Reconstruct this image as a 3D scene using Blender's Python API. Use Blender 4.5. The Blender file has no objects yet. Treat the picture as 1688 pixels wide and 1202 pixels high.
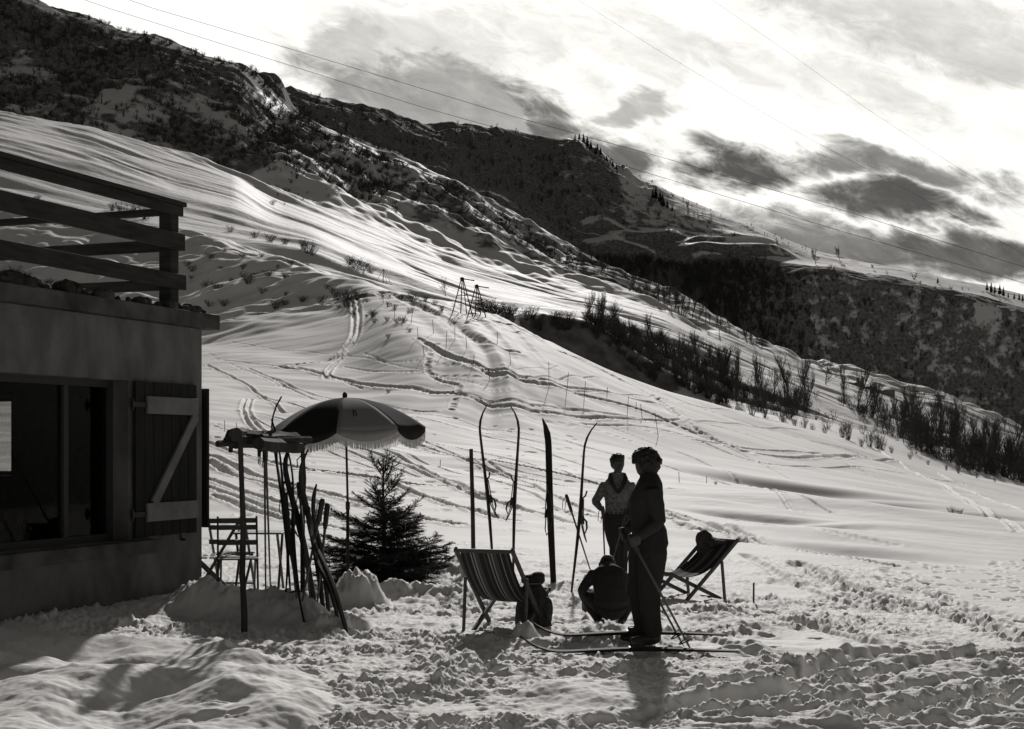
import bpy, math, random
import numpy as np
from mathutils import Vector, Matrix

random.seed(7)
sc = bpy.context.scene
COL = sc.collection
F, CU, CV, EYE = 2400.0, 844.0, 735.0, 1.7      # lens in picture units, horizon row, eye height
SUN_EL, SUN_AZ = math.radians(27), math.radians(5)

# ------------------------------------------------------------------ helpers
def tag(o, label=None, cat=None, group=None, kind=None):
    if label: o['label'] = label
    if cat: o['category'] = cat
    if group: o['group'] = group
    if kind: o['kind'] = kind
    return o

def empty(name, loc, label, cat, group=None, rz=0.0):
    o = bpy.data.objects.new(name, None)
    o.empty_display_size = 0.2
    COL.objects.link(o)
    o.location = loc
    o.rotation_euler = (0, 0, rz)
    return tag(o, label, cat, group)

def pt(u, v, Y):
    """a point at depth Y seen in direction (u, v)"""
    return Vector(((u - CU) / F * Y, Y, EYE - (v - CV) / F * Y))

class MB:
    def __init__(s):
        s.v, s.f, s.m = [], [], []
    def add(s, vs, fs, mi=0):
        b = len(s.v)
        s.v += [tuple(p) for p in vs]
        s.f += [tuple(i + b for i in q) for q in fs]
        s.m += [mi] * len(fs)
    def hexa(s, p, mi=0):
        """8 corners: bottom 4 ccw, top 4 ccw"""
        s.add(p, [(3, 2, 1, 0), (4, 5, 6, 7), (0, 1, 5, 4), (1, 2, 6, 5), (2, 3, 7, 6), (3, 0, 4, 7)], mi)
    def box(s, c, d, M=None, mi=0):
        x, y, z = d[0] / 2, d[1] / 2, d[2] / 2
        P = [Vector(q) for q in ((-x, -y, -z), (x, -y, -z), (x, y, -z), (-x, y, -z), (-x, -y, z), (x, -y, z), (x, y, z), (-x, y, z))]
        if M is not None: P = [M @ q for q in P]
        s.hexa([q + Vector(c) for q in P], mi)
    def bar(s, a, b, w, t, up=(0, 0, 1), mi=0, jit=0.0):
        """a beam from a to b, w wide across, t thick along up"""
        a, b = Vector(a), Vector(b)
        d = (b - a).normalized()
        u = Vector(up)
        sd = d.cross(u)
        if sd.length < 1e-4: sd = d.cross(Vector((1, 0, 0)))
        sd.normalize()
        u = sd.cross(d).normalized()
        P = []
        for q in (a, b):
            for i, j in ((-1, -1), (1, -1), (1, 1), (-1, 1)):
                P.append(q + sd * (i * w / 2 * (1 + random.uniform(-jit, jit))) + u * (j * t / 2 * (1 + random.uniform(-jit, jit))))
        s.add(P, [(3, 2, 1, 0), (4, 5, 6, 7), (0, 1, 5, 4), (1, 2, 6, 5), (2, 3, 7, 6), (3, 0, 4, 7)], mi)
    def tube(s, pts, rad, n=8, mi=0, ref=None, cap=True):
        """rad: number, list of numbers or list of (a, b); a lies along ref"""
        pts = [Vector(p) for p in pts]
        if not isinstance(rad, (list, tuple)): rad = [rad] * len(pts)
        elif isinstance(rad, tuple): rad = [rad] * len(pts)
        base = len(s.v)
        prev = None
        for i, p in enumerate(pts):
            d = (pts[min(i + 1, len(pts) - 1)] - pts[max(i - 1, 0)])
            if d.length < 1e-9: d = Vector((0, 0, 1))
            d.normalize()
            if ref is not None:
                a = Vector(ref) - d * Vector(ref).dot(d)
            elif prev is None:
                a = Vector((0, 0, 1)).cross(d)
                if a.length < 0.1: a = Vector((1, 0, 0)) - d * d.x
            else:
                a = prev - d * prev.dot(d)
            if a.length < 1e-6: a = Vector((1, 0, 0))
            a.normalize(); prev = a
            b = d.cross(a)
            r = rad[i]
            ra, rb = r if isinstance(r, (list, tuple)) else (r, r)
            for k in range(n):
                th = 2 * math.pi * k / n
                s.v.append(tuple(p + a * (math.cos(th) * ra) + b * (math.sin(th) * rb)))
        for i in range(len(pts) - 1):
            for k in range(n):
                k2 = (k + 1) % n
                s.f.append((base + i * n + k, base + i * n + k2, base + (i + 1) * n + k2, base + (i + 1) * n + k)); s.m.append(mi)
        if cap:
            s.f.append(tuple(base + k for k in range(n))[::-1]); s.m.append(mi)
            s.f.append(tuple(base + (len(pts) - 1) * n + k for k in range(n))); s.m.append(mi)
    def ball(s, c, r, nu=12, nv=8, mi=0, M=None):
        if not isinstance(r, (list, tuple)): r = (r, r, r)
        vs, fs = [], []
        for j in range(1, nv):
            ph = math.pi * j / nv
            for i in range(nu):
                th = 2 * math.pi * i / nu
                vs.append(Vector((r[0] * math.sin(ph) * math.cos(th), r[1] * math.sin(ph) * math.sin(th), r[2] * math.cos(ph))))
        vs += [Vector((0, 0, r[2])), Vector((0, 0, -r[2]))]
        T, B = len(vs) - 2, len(vs) - 1
        for j in range(nv - 2):
            for i in range(nu):
                i2 = (i + 1) % nu
                fs.append((j * nu + i, (j + 1) * nu + i, (j + 1) * nu + i2, j * nu + i2))
        for i in range(nu):
            i2 = (i + 1) % nu
            fs.append((T, i, i2)); fs.append((B, (nv - 2) * nu + i2, (nv - 2) * nu + i))
        if M is not None: vs = [M @ q for q in vs]
        s.add([q + Vector(c) for q in vs], fs, mi)
    def mesh(s, name):
        me = bpy.data.meshes.new(name)
        me.from_pydata(s.v, [], s.f)
        return me
    def build(s, name, mats, parent=None, smooth=False, bevel=0.0):
        me = s.mesh(name)
        if not isinstance(mats, (list, tuple)): mats = [mats]
        for m in mats: me.materials.append(m)
        me.polygons.foreach_set('material_index', s.m)
        if smooth: me.polygons.foreach_set('use_smooth', [True] * len(me.polygons))
        me.update()
        o = bpy.data.objects.new(name, me)
        COL.objects.link(o)
        if parent is not None: o.parent = parent
        if bevel > 0:
            b = o.modifiers.new('bevel', 'BEVEL'); b.width = bevel; b.segments = 2; b.limit_method = 'ANGLE'
        return o

# ------------------------------------------------------------------ noise
def perlin(x, y, seed=0):
    xi = np.floor(x).astype(np.int64); yi = np.floor(y).astype(np.int64)
    xf = (x - xi).astype(np.float32); yf = (y - yi).astype(np.float32)
    def g(ix, iy, dx, dy):
        h = (ix * 374761393 + iy * 668265263 + seed * 974711) & 0x7fffffff
        h = ((h ^ (h >> 13)) * 1274126177) & 0x7fffffff
        a = ((h ^ (h >> 16)) & 0xffff).astype(np.float32) * np.float32(2 * math.pi / 65536)
        return np.cos(a) * dx + np.sin(a) * dy
    sx = xf * xf * xf * (xf * (xf * 6 - 15) + 10); sy = yf * yf * yf * (yf * (yf * 6 - 15) + 10)
    n00 = g(xi, yi, xf, yf); n10 = g(xi + 1, yi, xf - 1, yf)
    n01 = g(xi, yi + 1, xf, yf - 1); n11 = g(xi + 1, yi + 1, xf - 1, yf - 1)
    a = n00 + sx * (n10 - n00); b = n01 + sx * (n11 - n01)
    return (a + sy * (b - a)) * 1.4

def fbm(x, y, oct=3, seed=0, gain=0.5, lac=2.03):
    r = 0; a = 1.0
    for o in range(oct):
        r = r + a * perlin(x, y, seed + o * 17); x = x * lac; y = y * lac; a *= gain
    return r

def sstep(a, b, x):
    t = np.clip((x - a) / (b - a), 0, 1)
    return t * t * (3 - 2 * t)

# ------------------------------------------------------------------ terrain: valley sections (u = bearing, v = height angle row)
UU = np.arange(-900, 2600)
def tab(pts, sig=14):
    xs, ys = zip(*pts)
    y = np.interp(UU, xs, ys)
    if sig:
        r = int(sig * 3); k = np.exp(-0.5 * (np.arange(-r, r + 1) / sig) ** 2); k /= k.sum()
        y = np.convolve(np.pad(y, r, mode='edge'), k, 'valid')
    return y
def zat(Y, v): return EYE - (v - CV) / F * Y

YA = tab([(-600, 185), (0, 178), (290, 165), (480, 135), (640, 105), (830, 95), (1000, 95), (1250, 98), (1688, 100), (2400, 100)], 30)
VA = tab([(-600, 318), (0, 352), (290, 378), (400, 412), (480, 437), (560, 457), (640, 483), (700, 493), (760, 507), (830, 527), (900, 562), (1000, 609),
          (1100, 646), (1250, 686), (1400, 724), (1550, 772), (1688, 802), (2400, 900)], 8)
VA2 = tab([(-600, 320), (0, 355), (290, 381), (400, 415), (560, 459), (640, 484), (700, 491), (760, 502), (800, 515), (850, 519), (900, 518), (960, 525), (1000, 545),
           (1060, 588), (1100, 612), (1190, 655), (1250, 672), (1400, 706), (1550, 744), (1688, 775), (2400, 880)], 8)
V9 = tab([(-600, 300), (0, 330), (290, 368), (400, 386), (520, 407), (600, 441), (700, 471), (800, 500), (900, 512), (1000, 530), (1100, 560), (1200, 598),
          (1300, 636), (1400, 676), (1550, 716), (1688, 752), (2400, 850)], 12)
V10 = tab([(-600, 120), (0, 190), (150, 215), (330, 271), (460, 315), (560, 352), (640, 380), (760, 422), (850, 448), (900, 463), (1000, 492), (1100, 527),
           (1250, 600), (1400, 655), (1550, 697), (1688, 738), (2400, 860)], 8)
V12 = tab([(-600, 30), (-200, 60), (0, 112), (150, 132), (330, 150), (440, 168), (500, 195), (570, 227), (640, 257), (700, 285), (760, 312), (850, 360), (900, 387),
           (950, 412), (1000, 440), (1050, 470), (1100, 495), (1180, 535), (1250, 562), (1330, 592), (1400, 612), (1480, 640), (1560, 662), (1620, 683), (1688, 712), (2400, 900)], 6)
V13 = tab([(-600, -150), (-200, -80), (0, -22), (100, 16), (150, 30), (200, 52), (300, 77), (400, 113), (450, 133), (466, 146), (480, 190), (520, 240), (640, 300),
           (850, 400), (1000, 480), (1250, 600), (1400, 655), (1688, 755), (2400, 940)], 4)
V16 = tab([(-600, 100), (440, 168), (480, 180), (560, 208), (640, 238), (760, 290), (850, 332), (900, 358), (950, 381), (1000, 387), (1050, 391), (1100, 397), (1150, 406),
           (1200, 413), (1250, 424), (1340, 438), (1420, 450), (1500, 462), (1560, 476), (1620, 488), (1688, 504), (2400, 640)], 10)
V17 = tab([(-600, 60), (300, 120), (440, 152), (480, 165), (560, 181), (620, 191), (670, 206), (700, 212), (740, 212), (800, 219), (850, 223), (930, 229), (960, 237), (990, 258),
           (1020, 281), (1050, 301), (1100, 320), (1180, 353), (1250, 381), (1340, 416), (1420, 437), (1500, 450), (1560, 464), (1620, 475), (1688, 489), (2400, 620)], 4)
ONE = np.ones_like(UU, dtype=float)
R_ = sstep(900, 1250, UU)                                  # right-hand side of the valley
L_ = 1 - sstep(380, 470, UU)                               # left of the upper ridge
def ux(p): return tab(p, 30)
K = []
def kz(Y, z): K.append((Y * ONE, z * ONE))
def kv(Y, v): Y = Y * ONE; K.append((Y, zat(Y, v)))
kz(-40, 0.0)
kz(9.0, 0.0)
kz(19.0, ux([(-600, 0.1), (330, 0.0), (800, -0.05), (1200, -0.18), (1688, -0.42), (2400, -0.8)]))
kv(38, ux([(-600, 780), (350, 790), (570, 800), (850, 816), (1200, 848), (1500, 868), (1688, 884), (2400, 950)]))
kv(58, ux([(-600, 640), (0, 655), (350, 668), (570, 690), (850, 716), (1100, 760), (1400, 800), (1688, 838), (2400, 930)]))
kv(YA - 22 - 24 * (1 - sstep(300, 620, UU)), ux([(-600, 520), (0, 520), (350, 532), (480, 518), (570, 520), (640, 527), (760, 560), (830, 582), (1000, 655), (1250, 722), (1400, 757), (1688, 822), (2400, 915)]))
kv(YA, VA)
Rr = sstep(1130, 1320, UU)
kv(YA + 12, VA + 5 + 4 * R_)
kv(YA + 74 * (1 - Rr) + 40 * Rr, VA + 6 + 10 * R_)
kv(YA + 82, VA2)
kv(YA + 104, VA2 + 8 + 20 * R_)
Y9 = 292 * ONE
kv(Y9, V9)
Y10 = 470 * (1 - R_) + 400 * R_
kv(Y10, V10)
Y12 = 560 * L_ + 620 * (1 - L_) - 50 * R_
kv(Y10 + 28, (V10 + 5) * L_ + (V10 * 0.76 + V12 * 0.24) * (1 - L_))
kv(Y12, V12)
kv(Y12 + 80, V13)
kv(810, V13 * L_ + (V12 + 45) * (1 - L_) + 60 * L_)
kv(980, V12 + 4)
B_ = sstep(870, 960, UU) * (1 - sstep(1250, 1330, UU))     # the snowy benches
kv(1000, V16 + 12 + 33 * B_)
kv(1040, V16)
kv(1180, V17)
kv(1500, V17 + 150)
kv(4000, 740 * ONE)
KY = np.array([k[0] for k in K]); KZ = np.array([k[1] for k in K])      # (n, u)
nK = len(K)
KD = np.diff(KY, axis=0); KS = np.diff(KZ, axis=0) / KD
KM = np.zeros_like(KZ)
for i in range(1, nK - 1):
    a, b = KS[i - 1], KS[i]
    w1, w2 = 2 * KD[i] + KD[i - 1], KD[i] + 2 * KD[i - 1]
    same = a * b > 0
    with np.errstate(divide='ignore', invalid='ignore'):
        hm = (w1 + w2) / (w1 / a + w2 / b)
    KM[i] = np.where(same, hm, 0)
KM[-1] = KS[-1]

def base_z(X, Y):
    """smooth ground height"""
    X = np.asarray(X, dtype=float); Y = np.asarray(Y, dtype=float)
    X, Y = np.broadcast_arrays(X, Y)
    u = CU + F * X / np.maximum(Y, 9.0)
    fu = np.clip(u - UU[0], 0, len(UU) - 1.001)
    iu = np.floor(fu).astype(int); wu = fu - iu
    z = np.zeros(np.broadcast(X, Y).shape)
    lk = lambda T, ii, ww: T[ii] * (1 - ww) + T[ii + 1] * ww
    lo = lk(KY[0], iu, wu)
    for i in range(nK - 1):
        hi = lk(KY[i + 1], iu, wu)
        m = (Y >= lo) & (Y < hi)
        if m.any():
            ii, ww = iu[m], wu[m]
            hh = (hi - lo)[m]; tt = (Y - lo)[m] / hh
            z0, z1, m0, m1 = lk(KZ[i], ii, ww), lk(KZ[i + 1], ii, ww), lk(KM[i], ii, ww), lk(KM[i + 1], ii, ww)
            t2, t3 = tt * tt, tt * tt * tt
            z[m] = (2 * t3 - 3 * t2 + 1) * z0 + (t3 - 2 * t2 + tt) * hh * m0 + (-2 * t3 + 3 * t2) * z1 + (t3 - t2) * hh * m1
        lo = hi
    return z

_Ys = np.concatenate([np.linspace(6, 30, 400), np.linspace(30.05, 260, 1500), np.linspace(260.5, 1300, 1200)])
def at(u, v, ymin=0, ymax=9999):
    """the first ground point seen in direction (u, v), at depth ymin or beyond"""
    Ys = _Ys[(_Ys >= ymin) & (_Ys <= ymax)]
    z = base_z((u - CU) / F * Ys, Ys)
    vv = CV + (EYE - z) / Ys * F
    k = np.nonzero(vv <= v)[0]
    i = int(k[0]) if len(k) else int(np.argmin(vv))
    Y = float(Ys[i])
    if i > 0 and len(k) and vv[i - 1] > v:
        f = (vv[i - 1] - v) / (vv[i - 1] - vv[i]); Y = float(Ys[i - 1] + f * (Ys[i] - Ys[i - 1]))
    return (u - CU) / F * Y, Y

# sunken ski tracks and paths: rows of (u, v), width in m, depth in m
TRK = [
 ([(362,531),(420,522),(480,514),(530,503),(580,492),(636,485)], 2.2, .34),
 ([(640,486),(690,500),(740,507),(790,521),(830,533),(900,566),(1000,613),(1070,650),(1150,712),(1230,747)], 1.0, .22),
 ([(655,490),(720,518),(745,530),(760,545),(800,565),(850,580)], 1.4, .25),
 ([(580,494),(584,520),(583,556),(562,582),(530,599),(490,604),(455,606)], .35, .16),
 ([(588,494),(593,520),(590,558),(568,586),(545,604),(536,626)], .35, .16),
 ([(700,566),(740,587),(790,606),(850,625),(960,648),(1060,676),(1150,715),(1220,745),(1330,758),(1420,752)], .8, .2),
 ([(690,560),(760,592),(850,618),(960,640),(1080,668)], .4, .1),
 ([(660,490),(760,516),(870,556),(960,592),(1060,636),(1180,680),(1300,716),(1420,745),(1450,762),(1480,775),(1560,800),(1688,842)], .5, .14),
 ([(460,606),(540,620),(640,636),(760,652),(880,668),(1000,684),(1100,692),(1180,720)], .5, .14),
 ([(490,608),(580,630),(700,640),(820,668),(960,690),(1060,692)], .4, .1),
 ([(342,602),(420,640),(470,680),(540,720),(640,748),(720,785),(830,835),(960,868)], .22, .1),
 ([(560,735),(640,757),(720,790),(800,822),(900,852)], .22, .1),
 ([(430,650),(500,672),(580,690),(700,742),(790,772),(880,790),(1000,812)], .22, .09),
 ([(600,700),(700,732),(780,762),(900,782),(1000,800),(1100,850),(1150,866),(1210,885),(1300,905),(1400,921),(1480,934)], .25, .1),
 ([(415,655),(408,672),(412,690),(428,705),(450,722)], .2, .1),
 ([(406,655),(398,674),(404,694),(420,710)], .2, .1),
 ([(342,728),(400,752),(460,768),(540,778),(640,795),(740,835),(850,862)], .3, .13),
 ([(342,752),(400,775),(470,800),(560,822),(640,846),(760,868)], .35, .14),
 ([(342,762),(400,788),(470,812),(540,838)], .3, .12),
 ([(342,792),(420,822),(520,846),(600,860)], .3, .12),
 ([(342,806),(400,826),(470,848)], .25, .1),
 ([(480,776),(560,780),(680,802),(760,806),(850,838)], .25, .1),
 ([(350,820),(430,846),(500,862),(640,880)], .3, .12),
 ([(1060,690),(1200,700),(1300,706),(1420,735)], .5, .1),
 ([(1150,728),(1300,748),(1400,752),(1500,762),(1590,800)], .4, .1),
 ([(1450,742),(1500,775),(1560,805),(1620,838),(1680,876)], .3, .1),
 ([(960,700),(1100,706),(1250,768),(1420,772),(1560,792),(1688,820)], .3, .09),
 ([(1080,838),(1180,868),(1240,888)], .3, .1),
 ([(1180,852),(1280,868),(1340,884),(1480,902)], .25, .05),
 ([(1160,1136),(1260,1119),(1330,1104),(1390,1086),(1480,1074)], .30, -.09),
 ([(1110,1158),(1220,1146),(1360,1122),(1480,1096),(1600,1080)], .26, -.07),
 ([(1240,1180),(1380,1150),(1500,1128),(1688,1104)], .24, -.06),
 ([(960,1190),(1080,1172),(1240,1150),(1320,1140)], .22, .08), ([(980,1196),(1100,1179),(1250,1158),(1340,1148)], .22, .08),
 ([(1400,1190),(1520,1166),(1688,1138)], .24, .09), ([(1430,1196),(1540,1175),(1688,1150)], .24, .09),
 ([(1200,1010),(1320,1030),(1450,1070),(1600,1090),(1700,1100)], .22, .07), ([(1210,1004),(1330,1024),(1460,1062),(1610,1082),(1700,1090)], .22, .07),
 ([(1090,1040),(1200,1060),(1300,1090),(1380,1100)], .2, -.05),
 ([(1305,930),(1330,945),(1420,985),(1560,1020),(1688,1062)], .3, .1),
 ([(1318,928),(1350,945),(1450,985),(1590,1020),(1688,1052)], .3, .1),
 ([(1460,940),(1500,965),(1560,990),(1640,1010),(1688,1022)], .45, .1),
 ([(1230,915),(1300,960),(1400,1000),(1480,1012)], .3, .07),
]
FOOT = [([(720,565),(706,590),(702,615),(728,628),(757,632),(760,645),(748,662),(745,680)], .17),
        ([(340,585),(380,600),(425,620),(455,632),(480,640)], .13),
        ([(1090,852),(1130,872),(1180,880),(1230,896)], .16),
        ([(560,700),(640,722),(700,730),(760,760)], .12),
        ([(900,840),(960,850),(1020,862)], .12)]
def resample(P, n):
    P = np.array(P, float); d = np.r_[0, np.cumsum(np.hypot(*np.diff(P, axis=0).T))]
    # smooth by Catmull-like double interp
    t = np.linspace(0, d[-1], n); q = np.c_[np.interp(t, d, P[:, 0]), np.interp(t, d, P[:, 1])]
    for _ in range(6): q[1:-1] = (q[:-2] + 2 * q[1:-1] + q[2:]) / 4
    return q
TRACKS = []
line_v = lambda a: float(np.interp(a, UU, VA)) + 45
_r = random.Random(77)
for _i in range(34):
    a, b = _r.uniform(340, 1150), _r.uniform(560, 810); sl_ = _r.uniform(.06, .42); P = [(a, b)]
    if b < line_v(a): continue
    for _k in range(_r.randint(3, 6)):
        sl_ += _r.uniform(-.10, .10); a += _r.uniform(60, 110); b += sl_ * 85
        if a > 1680 or b > 872: break
        P.append((a, b))
    if len(P) > 2: TRK.append((P, _r.choice((.14, .18, .22)), _r.uniform(.05, .09)))
for P, w, dep in TRK:
    q = resample(P, max(8, int(len(P) * 6)))
    TRACKS.append((np.array([at(a, b, 0, float(np.interp(a, UU, YA)) - 2) for a, b in q]), w * (.6 if w < .45 else .42), dep * (.85 if w < .45 else .5)))
PITS = []                                                  # footprints (x, y, r, depth)
rng = np.random.default_rng(5)
for P, r in FOOT:
    q = resample(P, int(sum(math.dist(P[i], P[i + 1]) for i in range(len(P) - 1)) / 5))
    for a, b in q:
        x, y = at(a + rng.uniform(-1.2, 1.2), b + rng.uniform(-1, 1)); PITS.append((x, y, r, r * .5))
for _ in range(150):                                       # scattered prints on the right-hand snow
    a, b = rng.uniform(1380, 1700), rng.uniform(925, 1000)
    if b > 930 + (a - 1380) * .16 + 60: continue
    x, y = at(a, b); PITS.append((x, y, rng.uniform(.05, .10), rng.uniform(.03, .07)))
for _ in range(130):
    a, b = rng.uniform(345, 1000), rng.uniform(690, 880)
    x, y = at(a, b); PITS.append((x, y, rng.uniform(.08, .16), rng.uniform(.03, .07)))
for _ in range(170):                                       # boot prints in the trodden snow
    a, b = rng.uniform(330, 1688), rng.uniform(920, 1195)
    x, y = at(a, b); PITS.append((x, y, rng.uniform(.06, .11), rng.uniform(.03, .06)))
MOUNDS = [  # u, v of foot, radius, height, sharpness
 (590, 1000, .30, .34, 2.2), (640, 985, .30, .16, 1), (455, 1022, .42, .24, 1.6), (420, 1012, .3, .18, 1.5), (505, 1030, .28, .18, 1.4),
 (340, 1015, .26, .28, 1.2), (375, 1020, .26, .20, 1.2), (316, 1010, .25, .2, 1.2), (545, 1040, .2, .13, 1.3), (575, 1035, .18, .13, 1.3),
 (1000, 1064, .36, .10, 1.3), (1040, 1058, .28, .07, 1), (955, 1062, .3, .07, 1.2), (868, 1055, .14, .16, 1.6), (740, 985, .5, .16, 1), (700, 950, .5, .14, 1),
 (760, 950, .5, .16, 1), (1180, 1010, .35, .1, 1), (1170, 1030, .35, .09, 1), (1240, 1040, .4, .07, 1)]
MND = []
for u_, v_, r_, h_, s_ in MOUNDS:
    x, y = at(u_, v_); MND.append((x, y, r_, h_, s_))
# smooth wind-blown hollows on the near right slope (u, v, ru, rv as half extents in m) and drifts
HOL = [(1310, 800, 3.6, 1.1, -.42), (1420, 818, 2.4, .9, -.36), (1250, 815, 3.0, 1.2, .22), (1390, 838, 3.4, 1.2, .2), (1260, 852, 2.2, .7, -.26), (1330, 862, 1.8, .6, -.18), (1200, 835, 2.6, 1., .2),
       (1400, 905, 2.0, .8, -.2), (1300, 880, 2.8, .8, .16), (1600, 842, 2.0, .9, -.2), (1480, 870, 3, 1., .16), (1150, 885, 2.2, .8, .12)]
HOLX = [at(a, b) + (c, d, e) for a, b, c, d, e in HOL]

LEDGE = []
for Q, w, h in (([(958,376),(985,373),(1005,374),(1024,379)], 5, 4), ([(1000,402),(1030,399),(1050,394),(1070,398),(1090,390),(1125,391)], 6, 5), ([(968,409),(1000,410),(1030,411),(1060,420),(1085,426)], 6, 5),
                ([(1128,418),(1160,416),(1190,419),(1215,415),(1250,417),(1285,414),(1310,424)], 9, 6), ([(1140,440),(1170,437),(1200,431)], 6, 4), ([(1130,402),(1180,405),(1240,404),(1280,412)], 5, 4), ([(1610,523),(1630,521),(1650,524)], 2.5, 2.5), ([(1195,388),(1240,398),(1290,408)], 5, 3)):
    q = resample(Q, 14); LEDGE.append((np.array(sorted(at(a, b, 900) for a, b in q)), w, h))

def trample_mask(u, v):
    """1 where the snow is trodden"""
    top = np.interp(u, [0, 340, 560, 720, 900, 1200, 1450, 1600, 1700], [880, 880, 880, 880, 903, 910, 932, 990, 1040])
    m = sstep(-6, 14, v - top)
    # the untouched drift at bottom left and the smooth patch at middle right
    d = ((u - 150) / 400) ** 2 + ((v - 1165) / 120) ** 2
    m = m * sstep(.75, 1.15, d)
    d = ((u - 1330) / 190) ** 2 + ((v - 1068) / 26) ** 2
    m = m * (0.12 + .88 * sstep(.6, 1.2, d))
    d = ((u - 960) / 130) ** 2 + ((v - 1180) / 60) ** 2
    m = m * (0.45 + .55 * sstep(.4, 1.3, d))
    d = ((u - 1610) / 130) ** 2 + ((v - 930) / 60) ** 2
    m = m * (0.15 + .85 * sstep(.6, 1.2, d))
    d = ((u - 1290) / 60) ** 2 + ((v - 975) / 14) ** 2
    m = m * (0.3 + .7 * sstep(.6, 1.2, d))
    return m

def detail(X, Y, z):
    """everything finer than the lie of the land"""
    z = z.copy()
    Yc = np.maximum(Y, 5.0)
    u = CU + F * X / Yc; v = CV + (EYE - z) / Yc * F
    # ---- near: trodden snow
    n = (Y > 3) & (Y < 46)
    if n.any():
        x, y, uu, vv = X[n], Y[n], u[n], v[n]
        m = trample_mask(uu, vv)
        wx = x + .12 * perlin(x * 2.1, y * 2.1, 3); wy = y + .12 * perlin(x * 2.1, y * 2.1, 4)
        big = fbm(wx * 1.1, wy * 1.3, 2, 11)
        wx = wx + .035 * perlin(x * 9, y * 9, 6); wy = wy + .035 * perlin(x * 9, y * 9, 7)
        fr = sstep(1120, 1320, uu) * sstep(1060, 1100, vv)
        ax_ = wx + fr * wx * -.35; ay_ = wy + fr * .22 * wx
        cl = fbm(ax_ * 7.5, ay_ * 8.5, 3, 21, .6); mid = fbm(ax_ * 2.6, ay_ * 3.0, 2, 25)
        clod = np.maximum(perlin(ax_ * 15, ay_ * 17, 31) - .05, 0)
        clod2 = np.abs(perlin(wx * 25, wy * 27, 41))
        rough = .38 + .72 * sstep(-.35, .5, perlin(x * .75, y * 1.1, 51) + .3 * perlin(x * 2.3, y * 2.6, 52))
        fade = 1 - .45 * sstep(15, 26, y)
        dz = m * rough * fade * (.05 * big + .034 * mid + .038 * cl + .052 * clod + .024 * clod2 + .008 * perlin(wx * 45, wy * 47, 43))
        # undisturbed drifts
        s = 1 - m
        nearbank = 1 - sstep(10.5, 14.5, y)
        dz += s * nearbank * (.20 * fbm(x * .85 + .2 * y, y * 1.05 - .3 * x, 2, 61, .45) + .04 * perlin(x * 2.4, y * 3.0, 62) + .012 * perlin(x * 7, y * 8, 65) + .006 * perlin(x * 17, y * 19, 66))
        dz += s * (1 - nearbank) * (.03 * perlin(x * .5, y * .8, 63) + .008 * fbm(x * 2, y * 5, 2, 64))
        # furrows lower right
        dz += fr * (.05 * perlin(x * .55 + .3, (y + .22 * x) * 3.6, 71) + .03 * perlin(x * 1.6, (y + .2 * x) * 8, 72))
        z[n] += dz
        for a, b, r, h, sh in MND:
            d2 = ((x - a) ** 2 + (y - b) ** 2) / (r * r)
            k = d2 < 4
            if k.any():
                g = np.exp(-(d2[k] ** sh) * 1.2)
                z_ = z[n]; z_[k] += h * g * (1 + .28 * perlin(x[k] * 4.5, y[k] * 4.5, 81) + .22 * perlin(x[k] * 11, y[k] * 11, 82) + .12 * perlin(x[k] * 26, y[k] * 26, 83)); z[n] = z_
        # bank against the house
        cx, cy = -3.41, 16.0; dx_, dy_ = .3535, .9354
        t = -((x - cx) * dx_ + (y - cy) * dy_); q = (x - cx) * dy_ - (y - cy) * dx_
        z[n] += (.12 * np.exp(-(q / .55) ** 2) * sstep(-.8, .6, t))
    # ---- middle: tracks
    for P, w, dep in TRACKS:
        x0, y0 = P.min(0) - 3 * w; x1, y1 = P.max(0) + 3 * w
        k = np.nonzero((X > x0) & (X < x1) & (Y > y0) & (Y < y1))
        if not len(k[0]): continue
        x, y = X[k], Y[k]
        wob = (0.25 if dep > 0 else .6) * w * perlin(x * 1.3 / w, y * 1.3 / w, 5)
        best = np.full(x.shape, 1e9)
        for i in range(len(P) - 1):
            a = P[i]; d = P[i + 1] - a; L = float(d @ d) + 1e-9
            t = np.clip(((x - a[0]) * d[0] + (y - a[1]) * d[1]) / L, 0, 1)
            best = np.minimum(best, (x - a[0] - t * d[0]) ** 2 + (y - a[1] - t * d[1]) ** 2)
        r = (np.sqrt(best) + wob) / w
        z[k] += dep * (-np.exp(-(r / .55) ** 4) + .35 * np.exp(-((r - 1.0) / .35) ** 2)) * (1 + (.5 if dep > 0 else .3) * perlin(x * (2 if dep > 0 else .8) / w, y * (2 if dep > 0 else .8) / w, 9))
    for a, b, r, d in PITS:
        k = np.nonzero((np.abs(X - a) < 2.5 * r) & (np.abs(Y - b) < 2.5 * r))
        if len(k[0]):
            r2 = ((X[k] - a) ** 2 + (Y[k] - b) ** 2) / (r * r)
            z[k] += -d * np.exp(-r2 * r2) + .3 * d * np.exp(-((np.sqrt(r2) - 1.3) / .3) ** 2)
    for a, b, rx, ry, h in HOLX:
        k = np.nonzero((np.abs(X - a) < 3 * rx) & (np.abs(Y - b) < 4 * ry + .5 * rx))
        if len(k[0]):
            x = X[k] - a; y = Y[k] - b - .0 * x
            y = y + .28 * x
            e = np.where(y > 0, y / (ry * .7), y / (ry * 1.5))      # steep far lip, long near tail
            z[k] += h * np.exp(-(x / rx) ** 2 - e ** 2)
    # ---- slope drifts
    a = sstep(24, 48, Y) * (1 - sstep(190, 235, Y))
    k = a > 0
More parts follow.
